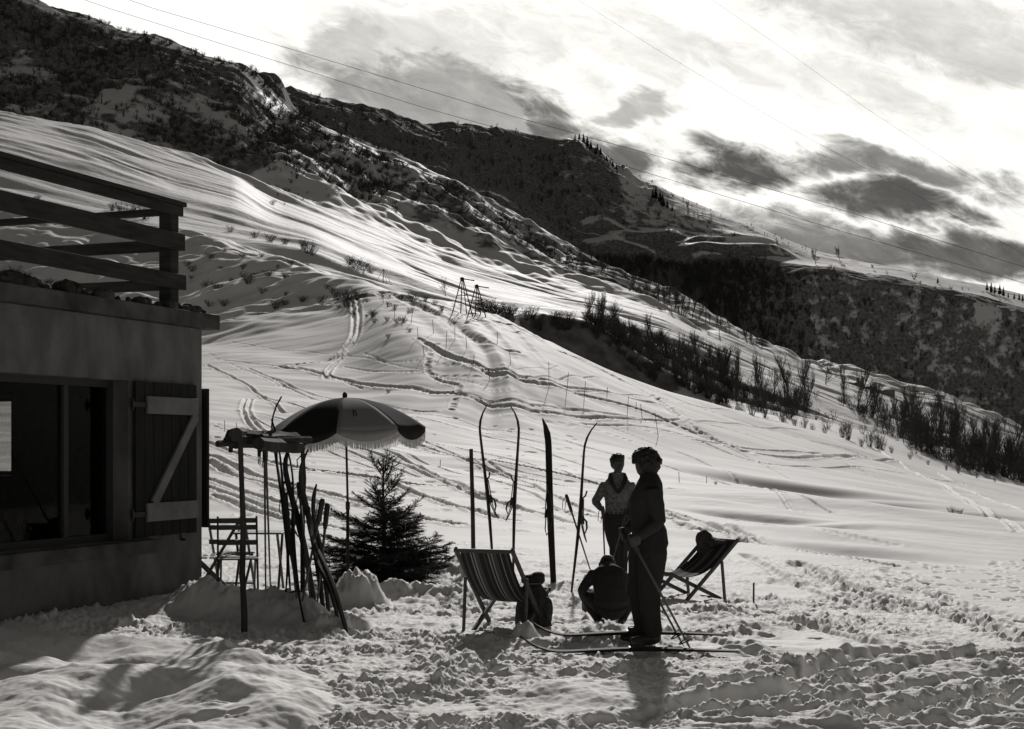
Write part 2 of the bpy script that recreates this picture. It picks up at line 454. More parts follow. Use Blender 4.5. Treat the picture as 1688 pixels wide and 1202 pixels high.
    if k.any():
        x, y = X[k], Y[k]; kk = .3 + 1.4 * sstep(50, 75, y) * (1 - sstep(650, 950, u[k]))
        z[k] += a[k] * (1 - .45 * sstep(800, 1050, u[k])) * (.24 * fbm(x / 30 + .03 * y, (y + kk * x) / (6 + 3.5 * kk), 2, 101) + .075 * perlin(x / 5, (y + .3 * x) / 2.2, 103) + .025 * perlin(x / 1.6, (y + .2 * x) / .8, 104))
        # rough broken ground on the left knoll
        kn = sstep(88, 112, y) * (1 - sstep(480, 700, u[k]))
        z[k] += a[k] * kn * (.9 * fbm(x / 11, (y + .5 * x) / 6, 3, 111) + .25 * perlin(x / 2.2, y / 1.6, 113))
    a = sstep(200, 250, Y) * (1 - sstep(480, 620, Y))
    k = a > 0
    if k.any():
        x, y = X[k], Y[k]
        st = fbm(x / 95 + .004 * y + .25 * perlin(x / 60, y / 50, 128), (y + .26 * x) / 19 + .35 * perlin(x / 45, y / 40, 129), 3, 121, .5) * (.45 + .9 * sstep(-.4, .5, perlin(x / 70, y / 45, 130)))
        z[k] += a[k] * (1.5 * st + .20 * perlin(x / 34, (y + .3 * x) / 7.5, 124) + .05 * perlin(x / 4, y / 3, 126) + .10 * perlin(x / 10, (y + .3 * x) / 2.5, 125))
        g = np.abs(perlin(x / 42 + .01 * y, (y + .45 * x) / 26, 127))
        z[k] += -a[k] * 1.5 * np.exp(-(g / .10) ** 2) * sstep(600, 760, u[k])
    a = sstep(440, 520, Y) * (1 - sstep(760, 800, Y))
    k = a > 0
    if k.any():
        x, y = X[k], Y[k]
        edge = 1 - .75 * np.exp(-((y - 620) / 22) ** 2)
        z[k] += a[k] * edge * (4.5 * fbm(x / 42, (y + .5 * x) / 38, 4, 131, .5) + .8 * perlin(x / 5, y / 5, 135))
    a = sstep(850, 930, Y) * (1 - sstep(1400, 1600, Y))
    k = a > 0
    if k.any():
        x, y = X[k], Y[k]
        n1 = fbm(x / 70, y / 55, 5, 141, .52)
        rg = 1 - np.abs(fbm(x / 48 + .3 * n1, y / 90, 3, 151)) * 1.6
        z[k] += a[k] * (7 * n1 + 5 * rg * sstep(1000, 1100, y)) * (1 - .8 * np.exp(-((y - 1180) / 25) ** 2)) * (1 - .82 * sstep(1010, 1120, u[k]) * sstep(1015, 1045, y)) * (1 - .5 * sstep(920, 980, u[k]) * (1 - sstep(1050, 1100, y)))
    for P, w, h in LEDGE:
        k = np.nonzero((X > P[:, 0].min() - 3 * w) & (X < P[:, 0].max() + 3 * w) & (Y > P[:, 1].min() - 4 * w) & (Y < P[:, 1].max() + 4 * w))
        if not len(k[0]): continue
        x, y = X[k], Y[k]; yl = np.interp(x, P[:, 0], P[:, 1])
        e = (y - yl); en = sstep(P[0, 0] - w, P[0, 0] + 2 * w, x) * (1 - sstep(P[-1, 0] - 2 * w, P[-1, 0] + w, x))
        z[k] += en * h * np.exp(-np.where(e > 0, e / (w * 1.8), e / (w * .6)) ** 2)
    return z

def gz(x, y):
    """ground height under one point"""
    X = np.array([x], float); Y = np.array([y], float)
    return float(detail(X, Y, base_z(X, Y))[0])
def gp(u, v, ymin=0, sink=0.0):
    x, y = at(u, v, ymin)
    return Vector((x, y, gz(x, y) - sink))

# ------------------------------------------------------------------ materials
def mat(name, col, rough=.7, spec=.3, metal=0.0, noise=None, bump=None, warm=True):
    m = bpy.data.materials.new(name); m.use_nodes = True
    nt = m.node_tree; b = nt.nodes['Principled BSDF']
    c = col if isinstance(col, tuple) else (col * 1.0, col * .985, col * .955)
    b.inputs['Base Color'].default_value = (*c, 1)
    b.inputs['Roughness'].default_value = rough
    b.inputs['Specular IOR Level'].default_value = spec
    b.inputs['Metallic'].default_value = metal
    tc = nt.nodes.new('ShaderNodeTexCoord')
    if noise:
        sc_, amt, stretch = noise
        mp = nt.nodes.new('ShaderNodeMapping'); mp.inputs['Scale'].default_value = stretch
        nz = nt.nodes.new('ShaderNodeTexNoise'); nz.inputs['Scale'].default_value = sc_; nz.inputs['Detail'].default_value = 5
        nt.links.new(tc.outputs['Object'], mp.inputs['Vector']); nt.links.new(mp.outputs[0], nz.inputs['Vector'])
        r = nt.nodes.new('ShaderNodeValToRGB')
        r.color_ramp.elements[0].position = .3; r.color_ramp.elements[1].position = .7
        r.color_ramp.elements[0].color = (*[x * (1 - amt) for x in c], 1); r.color_ramp.elements[1].color = (*[min(1, x * (1 + amt)) for x in c], 1)
        nt.links.new(nz.outputs['Fac'], r.inputs[0]); nt.links.new(r.outputs[0], b.inputs['Base Color'])
    if bump:
        sc_, st, dist = bump
        nz = nt.nodes.new('ShaderNodeTexNoise'); nz.inputs['Scale'].default_value = sc_; nz.inputs['Detail'].default_value = 6
        nt.links.new(tc.outputs['Object'], nz.inputs['Vector'])
        bp = nt.nodes.new('ShaderNodeBump'); bp.inputs['Strength'].default_value = st; bp.inputs['Distance'].default_value = dist
        nt.links.new(nz.outputs['Fac'], bp.inputs['Height']); nt.links.new(bp.outputs[0], b.inputs['Normal'])
    return m

def snow_material(name, scrub=False):
    m = bpy.data.materials.new(name); m.use_nodes = True
    nt = m.node_tree; b = nt.nodes['Principled BSDF']
    b.inputs['Base Color'].default_value = (.76, .752, .73, 1)
    b.inputs['Roughness'].default_value = .75
    b.inputs['Specular IOR Level'].default_value = .10
    tc = nt.nodes.new('ShaderNodeTexCoord')
    n1 = nt.nodes.new('ShaderNodeTexNoise'); n1.inputs['Scale'].default_value = 28 if not scrub else .8; n1.inputs['Detail'].default_value = 5
    nt.links.new(tc.outputs['Object'], n1.inputs['Vector'])
    bp = nt.nodes.new('ShaderNodeBump'); bp.inputs['Strength'].default_value = .3 if not scrub else .5; bp.inputs['Distance'].default_value = .012 if not scrub else .25
    nt.links.new(n1.outputs['Fac'], bp.inputs['Height']); nt.links.new(bp.outputs[0], b.inputs['Normal'])
    if scrub:                                       # bare rock and brushwood ground where the land cover says so
        at_ = nt.nodes.new('ShaderNodeAttribute'); at_.attribute_name = 'cover'
        n2 = nt.nodes.new('ShaderNodeTexNoise'); n2.inputs['Scale'].default_value = .11; n2.inputs['Detail'].default_value = 9; n2.inputs['Roughness'].default_value = .68
        nt.links.new(tc.outputs['Object'], n2.inputs['Vector'])
        su = nt.nodes.new('ShaderNodeMath'); su.operation = 'ADD'
        nt.links.new(at_.outputs['Fac'], su.inputs[0]); nt.links.new(n2.outputs['Fac'], su.inputs[1])
        r = nt.nodes.new('ShaderNodeValToRGB'); r.color_ramp.elements[0].position = .90; r.color_ramp.elements[1].position = 1.10
        nt.links.new(su.outputs[0], r.inputs[0])
        n3 = nt.nodes.new('ShaderNodeTexNoise'); n3.inputs['Scale'].default_value = .5; n3.inputs['Detail'].default_value = 6
        nt.links.new(tc.outputs['Object'], n3.inputs['Vector'])
        rk = nt.nodes.new('ShaderNodeValToRGB'); rk.color_ramp.elements[0].position = .3; rk.color_ramp.elements[1].position = .75
        rk.color_ramp.elements[0].color = (.10, .098, .095, 1); rk.color_ramp.elements[1].color = (.34, .332, .325, 1)
        nt.links.new(n3.outputs['Fac'], rk.inputs[0])
        mx = nt.nodes.new('ShaderNodeMix'); mx.data_type = 'RGBA'
        nt.links.new(r.outputs[0], mx.inputs[0]); mx.inputs[6].default_value = (.76, .752, .73, 1); nt.links.new(rk.outputs[0], mx.inputs[7])
        nt.links.new(mx.outputs[2], b.inputs['Base Color'])
        rr = nt.nodes.new('ShaderNodeMapRange'); rr.inputs[3].default_value = .70; rr.inputs[4].default_value = .95
        b.inputs['Specular IOR Level'].default_value = .085
        nt.links.new(r.outputs[0], rr.inputs[0]); nt.links.new(rr.outputs[0], b.inputs['Roughness'])
    return m

M = {}
M['snow'] = snow_material('snow')
M['hill'] = snow_material('snow_and_brush', True)
M['bark'] = mat('bark', .05, .9, .1, noise=(6, .5, (1, 1, .2)))
M['twig'] = mat('twig', .085, .9, .1)
M['brush'] = mat('brushwood', .085, .95, .05)
M['conifer'] = mat('conifer', .03, .9, .1)
M['needle'] = mat('spruce_needles', .035, .7, .25, noise=(9, .5, (1, 1, 1)))
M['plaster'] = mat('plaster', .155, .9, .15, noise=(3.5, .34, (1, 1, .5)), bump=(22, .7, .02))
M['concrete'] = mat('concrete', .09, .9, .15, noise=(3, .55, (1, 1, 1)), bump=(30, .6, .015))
M['railwood'] = mat('rail_wood', .035, .8, .2, noise=(3, .4, (1, 1, 8)), bump=(30, .4, .006))
M['shutter'] = mat('shutter_wood', .018, .75, .2, noise=(5, .35, (6, 6, .5)), bump=(25, .4, .005))
M['batten'] = mat('shutter_batten', .19, .75, .2, noise=(5, .2, (1, 1, 1)))
M['frame'] = mat('window_frame', .05, .6, .3)
M['glass'] = mat('window_glass', .012, .06, .6)
M['curtain'] = mat('window_curtain', .05, .9, .1, noise=(2, .4, (8, 8, .3)))
M['iron'] = mat('dark_iron', .04, .5, .4, .6)
M['clod'] = mat('earth_clods', .07, .95, .05, noise=(4, .6, (1, 1, 1)), bump=(12, 1, .05))
M['oldwood'] = mat('weathered_wood', .045, .85, .15, noise=(4, .5, (4, 4, .5)), bump=(22, .6, .008))
M['ski'] = mat('varnished_ski', .020, .75, .12, noise=(5, .35, (6, 6, .4)))
M['skibase'] = mat('pale_ski_edge', .22, .4, .5)
M['leather'] = mat('leather_strap', .035, .6, .3)
M['steel'] = mat('steel', .30, .3, .6, .8)
M['bamboo'] = mat('bamboo_pole', .13, .5, .4)
M['chairwood'] = mat('chair_wood', .07, .65, .3, noise=(5, .3, (1, 1, 4)))
M['garden'] = mat('painted_chair', .05, .5, .45)
M['cloth_dark'] = mat('dark_canvas', .055, .9, .1, noise=(12, .3, (1, 1, 1)), bump=(70, .3, .004))
M['hair'] = mat('dark_hair', .018, .6, .3, bump=(45, .9, .02))
M['skin'] = mat('skin', .06, .6, .3)
M['jumper'] = mat('grey_jumper', .13, .95, .08, noise=(26, .5, (1, 1, 1)), bump=(120, .5, .004))
M['jacket'] = mat('dark_jacket', .035, .9, .1, bump=(18, .5, .01))
M['trouser'] = mat('dark_trousers', .03, .9, .1, bump=(14, .5, .012))
M['collar'] = mat('pale_collar', .14, .9, .1)
M['boot'] = mat('ski_boot', .03, .45, .4)
M['cable'] = mat('cable', .03, 1.0, .0)
M['stone'] = mat('rubble_stone', .18, .9, .1, noise=(1.2, .4, (1, 1, 1)), bump=(3, .8, .1))

def canvas(name, col, trans):
    m = mat(name, col, .9, .05, noise=(30, .08, (1, 1, 1)))
    nt = m.node_tree; b = nt.nodes['Principled BSDF']; out = nt.nodes['Material Output']
    t = nt.nodes.new('ShaderNodeBsdfTranslucent'); t.inputs[0].default_value = (col, col * .985, col * .955, 1)
    mx = nt.nodes.new('ShaderNodeMixShader'); mx.inputs[0].default_value = trans
    nt.links.new(b.outputs[0], mx.inputs[1]); nt.links.new(t.outputs[0], mx.inputs[2]); nt.links.new(mx.outputs[0], out.inputs[0])
    return m
M['canvas_light'] = canvas('pale_parasol_canvas', .36, .25)
M['canvas_dark'] = canvas('dark_parasol_canvas', .045, .3)
M['fringe'] = canvas('parasol_fringe', .62, .4)

def stripe_material():
    m = mat('striped_canvas', .05, .9, .05)
    nt = m.node_tree; b = nt.nodes['Principled BSDF']
    tc = nt.nodes.new('ShaderNodeTexCoord'); sx = nt.nodes.new('ShaderNodeSeparateXYZ'); nt.links.new(tc.outputs['Generated'], sx.inputs[0])
    r = nt.nodes.new('ShaderNodeValToRGB'); cr = r.color_ramp; cr.interpolation = 'CONSTANT'
    dk, md, lt = (.030, .0295, .0285, 1), (.075, .074, .072, 1), (.24, .236, .23, 1)
    seq = [(0, dk), (.07, md), (.11, dk), (.19, lt), (.215, dk), (.25, lt), (.28, md), (.36, dk), (.46, md), (.49, dk), (.55, lt), (.575, dk), (.61, lt), (.64, md), (.73, dk), (.80, lt), (.82, dk), (.90, md), (.94, dk)]
    for i, (p, c) in enumerate(seq):
        e = cr.elements[i] if i < 2 else cr.elements.new(p)
        e.position = p; e.color = c
    nt.links.new(sx.outputs[0], r.inputs[0]); nt.links.new(r.outputs[0], b.inputs['Base Color'])
    return m
M['stripe'] = stripe_material()

# ------------------------------------------------------------------ terrain meshes
def s_columns():
    # apex 8 m behind the eye; dense inside the picture, sparse outside
    a = np.linspace(-844 - 60, 844 + 60, 1120) / F
    l = np.linspace(-1.25, a[0], 70)[:-1]; r = np.linspace(a[-1], 1.25, 70)[1:]
    return np.concatenate([l, a, r])
SC = s_columns()
def sheet(name, rows, apex, material, cover=None):
    Y, S = np.meshgrid(rows, SC, indexing='ij')
    X = S * (Y + apex)
    Z = np.empty_like(X)
    st = 60
    for i in range(0, len(rows), st):
        Z[i:i + st] = base_z(X[i:i + st], Y[i:i + st])
    Z = detail(X, Y, Z)
    nr, nc = X.shape
    co = np.stack([X, Y, Z], -1).reshape(-1, 3).astype(np.float32)
    me = bpy.data.meshes.new(name)
    me.vertices.add(nr * nc); me.vertices.foreach_set('co', co.ravel())
    idx = np.arange(nr * nc).reshape(nr, nc)
    q = np.stack([idx[:-1, :-1], idx[:-1, 1:], idx[1:, 1:], idx[1:, :-1]], -1).reshape(-1, 4)
    nf = len(q)
    me.loops.add(nf * 4); me.loops.foreach_set('vertex_index', q.ravel().astype(np.int32))
    me.polygons.add(nf); me.polygons.foreach_set('loop_start', (np.arange(nf) * 4).astype(np.int32))
    me.polygons.foreach_set('use_smooth', np.ones(nf, dtype=bool))
    me.materials.append(material)
    if cover is not None:
        c = cover(X, Y, Z).astype(np.float32).ravel()
        a = me.attributes.new('cover', 'FLOAT', 'POINT'); a.data.foreach_set('value', c)
    me.update(); me.validate()
    o = bpy.data.objects.new(name, me); COL.objects.link(o)
    o['kind'] = 'structure'
    return o

# near rows: even steps in the picture
vn = np.arange(1330, 862, -.75)
rows_near = 1.7 * F / (vn - CV)
rows_a = np.concatenate([np.linspace(-6, rows_near[0] - .3, 26), rows_near])
rows_b = np.linspace(rows_a[-1] + .12, 62, 280)
rows_c = np.linspace(62.2, 128, 370)
sheet('snow_ground', np.concatenate([rows_a, rows_b, rows_c]), 8.0, M['snow'])

def cover_hill(X, Y, Z):
    u = CU + F * X / Y; v = CV + (EYE - Z) / Y * F
    n = fbm(X / 26, Y / 22, 3, 201)
    # above the snow field: brush on the left, patchy on the spur
    iu = np.clip(np.round(u - UU[0]).astype(int), 0, len(UU) - 1)
    y10 = Y10[iu]
    up = sstep(4, 40, Y - y10)
    left = 1 - sstep(380, 640, u)
    c = up * (.50 * left + (1 - left) * (.44 - .16 * sstep(1000, 1200, u))) + .22 * n * up
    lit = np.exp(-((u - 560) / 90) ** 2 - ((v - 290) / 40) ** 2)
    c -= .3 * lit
    c -= .25 * np.exp(-((Y - Y12[iu]) / 9) ** 2) * (u > 430)
    ya = YA[iu]
    bank = sstep(ya + 58, ya + 66, Y) * (1 - sstep(ya + 80.5, ya + 83, Y)) * sstep(780, 840, u) * (1 - sstep(1080, 1200, u))
    c = np.maximum(c, bank * (.62 + .15 * n))
    c += .3 * left * sstep(0, 40, Y - Y12[iu])
    return np.clip(c, 0, 1)
sheet('snow_hill', np.concatenate([np.linspace(127, 245, 330), np.linspace(245.4, 470, 330), np.linspace(470.6, 740, 300), np.linspace(742, 800, 12)]), 0.0, M['hill'], cover_hill)

def cover_mtn(X, Y, Z):
    u = CU + F * X / Y
    dy = np.gradient(Z, axis=0) / np.gradient(Y, axis=0)
    n = fbm(X / 45, Y / 40, 3, 211)
    flat = 1 - sstep(.22, .55, np.abs(dy))
    hol = np.exp(-((u - 1160) / 110) ** 2)
    c = .54 + .08 * n + .12 * (1 - sstep(900, 980, u)) + .22 * hol * (1 - sstep(1030, 1050, Y)) - .75 * flat * sstep(900, 980, u) * sstep(1025, 1045, Y)
    c -= .3 * sstep(1000, 1040, u) * np.exp(-((Y - 1150) / 60) ** 2)
    c += .10 * sstep(930, 1000, u) * (1 - sstep(1300, 1340, u)) * (1 - sstep(1040, 1060, Y))
    for P, w, h in LEDGE:
        yl = np.interp(X, P[:, 0], P[:, 1]); e = Y - yl
        c -= .45 * sstep(P[0, 0] - w, P[0, 0] + w, X) * (1 - sstep(P[-1, 0] - w, P[-1, 0] + w, X)) * np.exp(-((e - w * .7) / (w * .75)) ** 2)
    return np.clip(c, 0, 1)
sheet('mountain', np.concatenate([np.linspace(795, 960, 40), np.linspace(961, 1210, 420), np.linspace(1212, 1500, 20), np.linspace(1550, 4000, 12)]), 0.0, M['hill'], cover_mtn)
# ------------------------------------------------------------------ the house with its roof-terrace railing
HC = Vector((-3.41, 16.0, 0)); HD = Vector((.3535, .9354, 0)); HN = Vector((.9354, -.3535, 0)); UPZ = Vector((0, 0, 1))
def W(t, q, z): return HC - HD * t + HN * q + UPZ * z
def wbox(mb, t0, t1, q0, q1, z0, z1, mi=0):
    mb.hexa([W(t1, q1, z0), W(t0, q1, z0), W(t0, q0, z0), W(t1, q0, z0), W(t1, q1, z1), W(t0, q1, z1), W(t0, q0, z1), W(t1, q0, z1)], mi)
house = empty('house', (0, 0, 0), 'plastered house with a shuttered window and a railed flat roof terrace', 'house')
m = MB()
TW0, TW1, ZW0, ZW1 = 1.34, 3.9, .74, 2.36
wbox(m, 0, 8.2, -.32, 0, -.6, ZW0); wbox(m, 0, 8.2, -.32, 0, ZW1, 2.98)
wbox(m, 0, TW0, -.32, 0, ZW0, ZW1); wbox(m, TW1, 8.2, -.32, 0, ZW0, ZW1)
SQ0, SQ1, SZ0, SZ1 = -3.3, -2.30, 1.36, 2.26      # small window in the side wall, seen through the front one
wbox(m, 0, .3, -4.3, SQ0, -.6, 2.98); wbox(m, 0, .3, SQ1, -.32, -.6, 2.98); wbox(m, 0, .3, SQ0, SQ1, -.6, SZ0); wbox(m, 0, .3, SQ0, SQ1, SZ1, 2.98); wbox(m, 7.9, 8.2, -4.3, -.32, -.6, 2.98)
wbox(m, .3, 7.9, -4.3, -4.05, -.6, 2.98)
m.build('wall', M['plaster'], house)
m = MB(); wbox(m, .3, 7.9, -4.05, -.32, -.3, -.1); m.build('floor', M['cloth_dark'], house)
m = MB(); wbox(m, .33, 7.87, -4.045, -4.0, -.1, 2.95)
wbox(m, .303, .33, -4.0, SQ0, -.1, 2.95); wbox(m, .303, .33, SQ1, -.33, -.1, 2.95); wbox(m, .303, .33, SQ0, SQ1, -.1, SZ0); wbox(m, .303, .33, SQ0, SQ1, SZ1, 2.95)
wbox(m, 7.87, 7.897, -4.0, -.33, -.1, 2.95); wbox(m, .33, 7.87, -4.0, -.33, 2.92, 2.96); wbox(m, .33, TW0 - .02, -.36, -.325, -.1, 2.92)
m.build('room_shade_lining', M['cloth_dark'], house)  # dark lining added over the inner walls to deepen the room's shade
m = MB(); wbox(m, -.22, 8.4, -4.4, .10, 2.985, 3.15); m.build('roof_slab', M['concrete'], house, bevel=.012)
# lumps of earth and old snow along the slab edge
m = MB(); rr = random.Random(3)
for i in range(150):
    t = rr.uniform(-.1, 6.5); q = rr.uniform(-.16, .06); s = rr.uniform(.03, .085) * (1.25 if t > 1.6 else .85)
    Mx = Matrix.Rotation(rr.uniform(0, 3), 3, 'Z') @ Matrix.Rotation(rr.uniform(0, 3), 3, 'X')
    m.ball(W(t, q, 3.15 + s * .45), (s * rr.uniform(.8, 1.7), s, s * rr.uniform(.6, 1)), 7, 5, 0, Mx)
tag(m.build('earth_edging', M['clod'], house), kind='stuff')
m = MB(); wbox(m, -.15, 8.3, -4.3, -.35, 3.152, 3.20); m.build('roof_snow', M['snow'], house, bevel=.02)
win = MB(); f = .07
wbox(win, TW0, TW1, -.26, -.19, ZW0, ZW0 + f); wbox(win, TW0, TW1, -.26, -.19, ZW1 - f, ZW1)
for t in (TW0, 2.05, 3.32, TW1 - f): wbox(win, t, t + f, -.262, -.188, ZW0 + f, ZW1 - f)
win = win.build('window', M['frame'], house)
g = bpy.data.materials.new('clear_pane'); g.use_nodes = True
_nt = g.node_tree; _nt.nodes.clear()
_o = _nt.nodes.new('ShaderNodeOutputMaterial'); _t = _nt.nodes.new('ShaderNodeBsdfTransparent'); _t.inputs[0].default_value = (.8, .8, .79, 1)
_gl = _nt.nodes.new('ShaderNodeBsdfGlossy'); _gl.inputs['Roughness'].default_value = .03; _gl.inputs['Color'].default_value = (.35, .35, .34, 1)
_fr = _nt.nodes.new('ShaderNodeFresnel'); _fr.inputs[0].default_value = 1.15; _mx = _nt.nodes.new('ShaderNodeMixShader')
_nt.links.new(_fr.outputs[0], _mx.inputs[0]); _nt.links.new(_t.outputs[0], _mx.inputs[1]); _nt.links.new(_gl.outputs[0], _mx.inputs[2]); _nt.links.new(_mx.outputs[0], _o.inputs[0])
m = MB(); wbox(m, TW0 + f, TW1 - f, -.228, -.222, ZW0 + f, ZW1 - f); m.build('pane', g, win)
sw = MB(); wbox(sw, .10, .16, SQ0, SQ0 + .05, SZ0, SZ1); wbox(sw, .10, .16, SQ1 - .05, SQ1, SZ0, SZ1); wbox(sw, .10, .16, SQ0 + .05, SQ1 - .05, SZ0, SZ0 + .05); wbox(sw, .10, .16, SQ0 + .05, SQ1 - .05, SZ1 - .05, SZ1)
sw = sw.build('window', M['frame'], house)
m = MB(); wbox(m, .127, .133, SQ0 + .05, SQ1 - .05, SZ0 + .05, SZ1 - .05); m.build('pane', g, sw)
m = MB(); wbox(m, .95, 4.3, -.18, .13, .60, ZW0 - .003); m.build('window_sill', M['concrete'], house, bevel=.01)
# the open shutter with its Z of pale battens
m = MB(); n_ = 7
for i in range(n_):
    a = 1.29 - (1.12 / n_) * i; b = a - 1.12 / n_ + .008
    wbox(m, b, a, .02, .052, .76 + .004 * (i % 3), 2.36 - .003 * (i % 2))
sh = m.build('shutter', M['shutter'], house, bevel=.003)
m = MB(); wbox(m, .19, 1.12, .0525, .085, 2.03, 2.21); wbox(m, .19, 1.12, .0525, .085, .92, 1.11)
m.bar(W(.22, .068, 2.03), W(1.0, .068, 1.105), .032, .11, up=(W(0, 0, 1) - W(0, 0, 0)) , mi=0)
m.build('batten', M['batten'], sh, bevel=.004)
for z in (2.12, 1.0):
    m = MB(); wbox(m, 1.12, 1.36, .0525, .066, z - .025, z + .025); m.tube([W(1.34, .05, z - .06), W(1.34, .05, z + .06)], .016); m.build('hinge', M['iron'], sh)
m = MB(); m.tube([W(.45, .03, .76), W(.45, .03, .70)], .012); m.tube([W(.45, .03, .70), W(.45, .09, .70)], .014)
m.build('shutter_catch', M['iron'], sh)
m = MB(); wbox(m, -.10, -.055, -1.05, .035, .80, 2.33)
tag(m.build('shutter', M['shutter'], house, bevel=.004), 'dark shutter seen edge on, standing out past the house corner')
# railing of the roof terrace
rl = bpy.data.objects.new('terrace_railing', None); COL.objects.link(rl); rl.parent = house
def rail(t0, q0, t1, q1, z0, z1, th, name):
    m = MB(); m.bar(W(t0, q0, (z0 + z1) / 2), W(t1, q1, (z0 + z1) / 2), th, z1 - z0); m.build(name, M['railwood'], rl, bevel=.006)
for t, q in ((.45, -.12), (4.2, -.12), (7.8, -.12), (.45, -4.1)):
    m = MB(); m.bar(W(t, q, 3.14), W(t, q, 4.27), .15, .15, up=HD); m.build('post', M['railwood'], rl, bevel=.006)
rail(.30, -.10, 8.0, -.10, 4.275, 4.325, .22, 'handrail')
rail(.34, -.025, 8.0, -.025, 4.17, 4.272, .035, 'handrail_board')
rail(.32, -.02, 8.0, -.02, 3.80, 3.98, .045, 'rail'); rail(.30, -.02, 8.0, -.02, 3.38, 3.54, .045, 'rail')
rail(.355, -.05, .355, -4.2, 4.19, 4.27, .045, 'rail'); rail(.355, -.05, .355, -4.2, 3.80, 3.93, .045, 'rail'); rail(.355, -.05, .355, -4.2, 3.38, 3.50, .045, 'rail')

# ------------------------------------------------------------------ ski maker: a ski that follows three given points, tip turned up
def ski_curve(L, tip_h=.24, camber=.02):
    """(s, h) along a ski lying on its base, tail at 0"""
    P = []
    for i in range(25):
        s = L * i / 24
        k = max(0, (s - (L - .36)) / .36)
        h = camber * math.sin(math.pi * min(1, s / (L - .4))) + tip_h * k ** 2.2
        P.append((s, h))
    return P
def make_ski(name, tail, axis, up, L, label, group=None, bind=True, w=.078, tip_h=.13, cat='ski', camber=.02):
    """tail point, axis from tail to tip, up = the way the tip curves"""
    tail, axis, up = Vector(tail), Vector(axis).normalized(), Vector(up)
    up = (up - axis * up.dot(axis)).normalized(); sd = axis.cross(up)
    root = empty(name, tail, label, cat, group)
    def T(s, h, c): return axis * s + up * h + sd * c
    P = ski_curve(L, tip_h, camber); n = len(P); vs, fs = [], []
    for i, (s, h) in enumerate(P):
        f_ = i / (n - 1)
        ww = w * (1.0 + .16 * f_) * (1 if f_ < .93 else max(.12, (1 - f_) / .07)) * (.9 if i == 0 else 1)
        th = .012 + .016 * math.exp(-((f_ - .45) / .25) ** 2)
        a = P[max(0, i - 1)]; b = P[min(n - 1, i + 1)]; d = Vector((b[0] - a[0], b[1] - a[1])).normalized(); nx, nh = -d.y, d.x
        for c, e in ((-1, 0), (1, 0), (1, 1), (.0, 1.25), (-1, 1)):
            vs.append(T(s + nx * th * e, h + nh * th * e, c * ww / 2))
    for i in range(n - 1):
        for k in range(5):
            fs.append((i * 5 + k, i * 5 + (k + 1) % 5, (i + 1) * 5 + (k + 1) % 5, (i + 1) * 5 + k))
    fs += [(4, 3, 2, 1, 0), tuple((n - 1) * 5 + k for k in range(5))]
    m = MB(); m.add(vs, fs); m.build('ski_blade', M['ski'], root)
    if bind:
        sc_ = L * .46; h0 = camber + .028
        m = MB()
        for c in (-1, 1):
            m.hexa([T(sc_ - .05, h0, c * .04 - .006), T(sc_ + .06, h0, c * .03 - .006), T(sc_ + .06, h0, c * .03 + .006), T(sc_ - .05, h0, c * .04 + .006),
                    T(sc_ - .05, h0 + .045, c * .05 - .006), T(sc_ + .05, h0 + .035, c * .04 - .006), T(sc_ + .05, h0 + .035, c * .04 + .006), T(sc_ - .05, h0 + .045, c * .05 + .006)])
        m.hexa([T(sc_ - .06, h0 - .004, -.042), T(sc_ + .07, h0 - .004, -.042), T(sc_ + .07, h0 - .004, .042), T(sc_ - .06, h0 - .004, .042), T(sc_ - .06, h0 + .006, -.042), T(sc_ + .07, h0 + .006, -.042), T(sc_ + .07, h0 + .006, .042), T(sc_ - .06, h0 + .006, .042)])
        m.build('toe_iron', M['iron'], root)
        if bind == 'toe': return root
        m = MB()
        # front throw lever, cable and hanging strap
        m.tube([T(sc_ + .26, h0, 0), T(sc_ + .30, h0 + .035, .0), T(sc_ + .36, h0 + .05, .01)], .011, 6)
        m.tube([T(sc_ + .26, h0 + .01, -.03), T(sc_ + .1, h0 + .02, -.045), T(sc_ - .08, h0 + .03, -.045), T(sc_ - .2, h0 + .07, -.035), T(sc_ - .27, h0 + .10, 0), T(sc_ - .2, h0 + .07, .035), T(sc_ - .08, h0 + .03, .045), T(sc_ + .1, h0 + .02, .045), T(sc_ + .26, h0 + .01, .03)], .007, 6)
        m.tube([T(sc_ + .02, h0 + .04, 0), T(sc_ - .02, h0 + .08, .02), T(sc_ - .10, h0 + .095, .03), T(sc_ - .17, h0 + .075, .02)], [.008, .014, .012, .006], 6)
        m.build('binding', M['leather'], root)
    return root

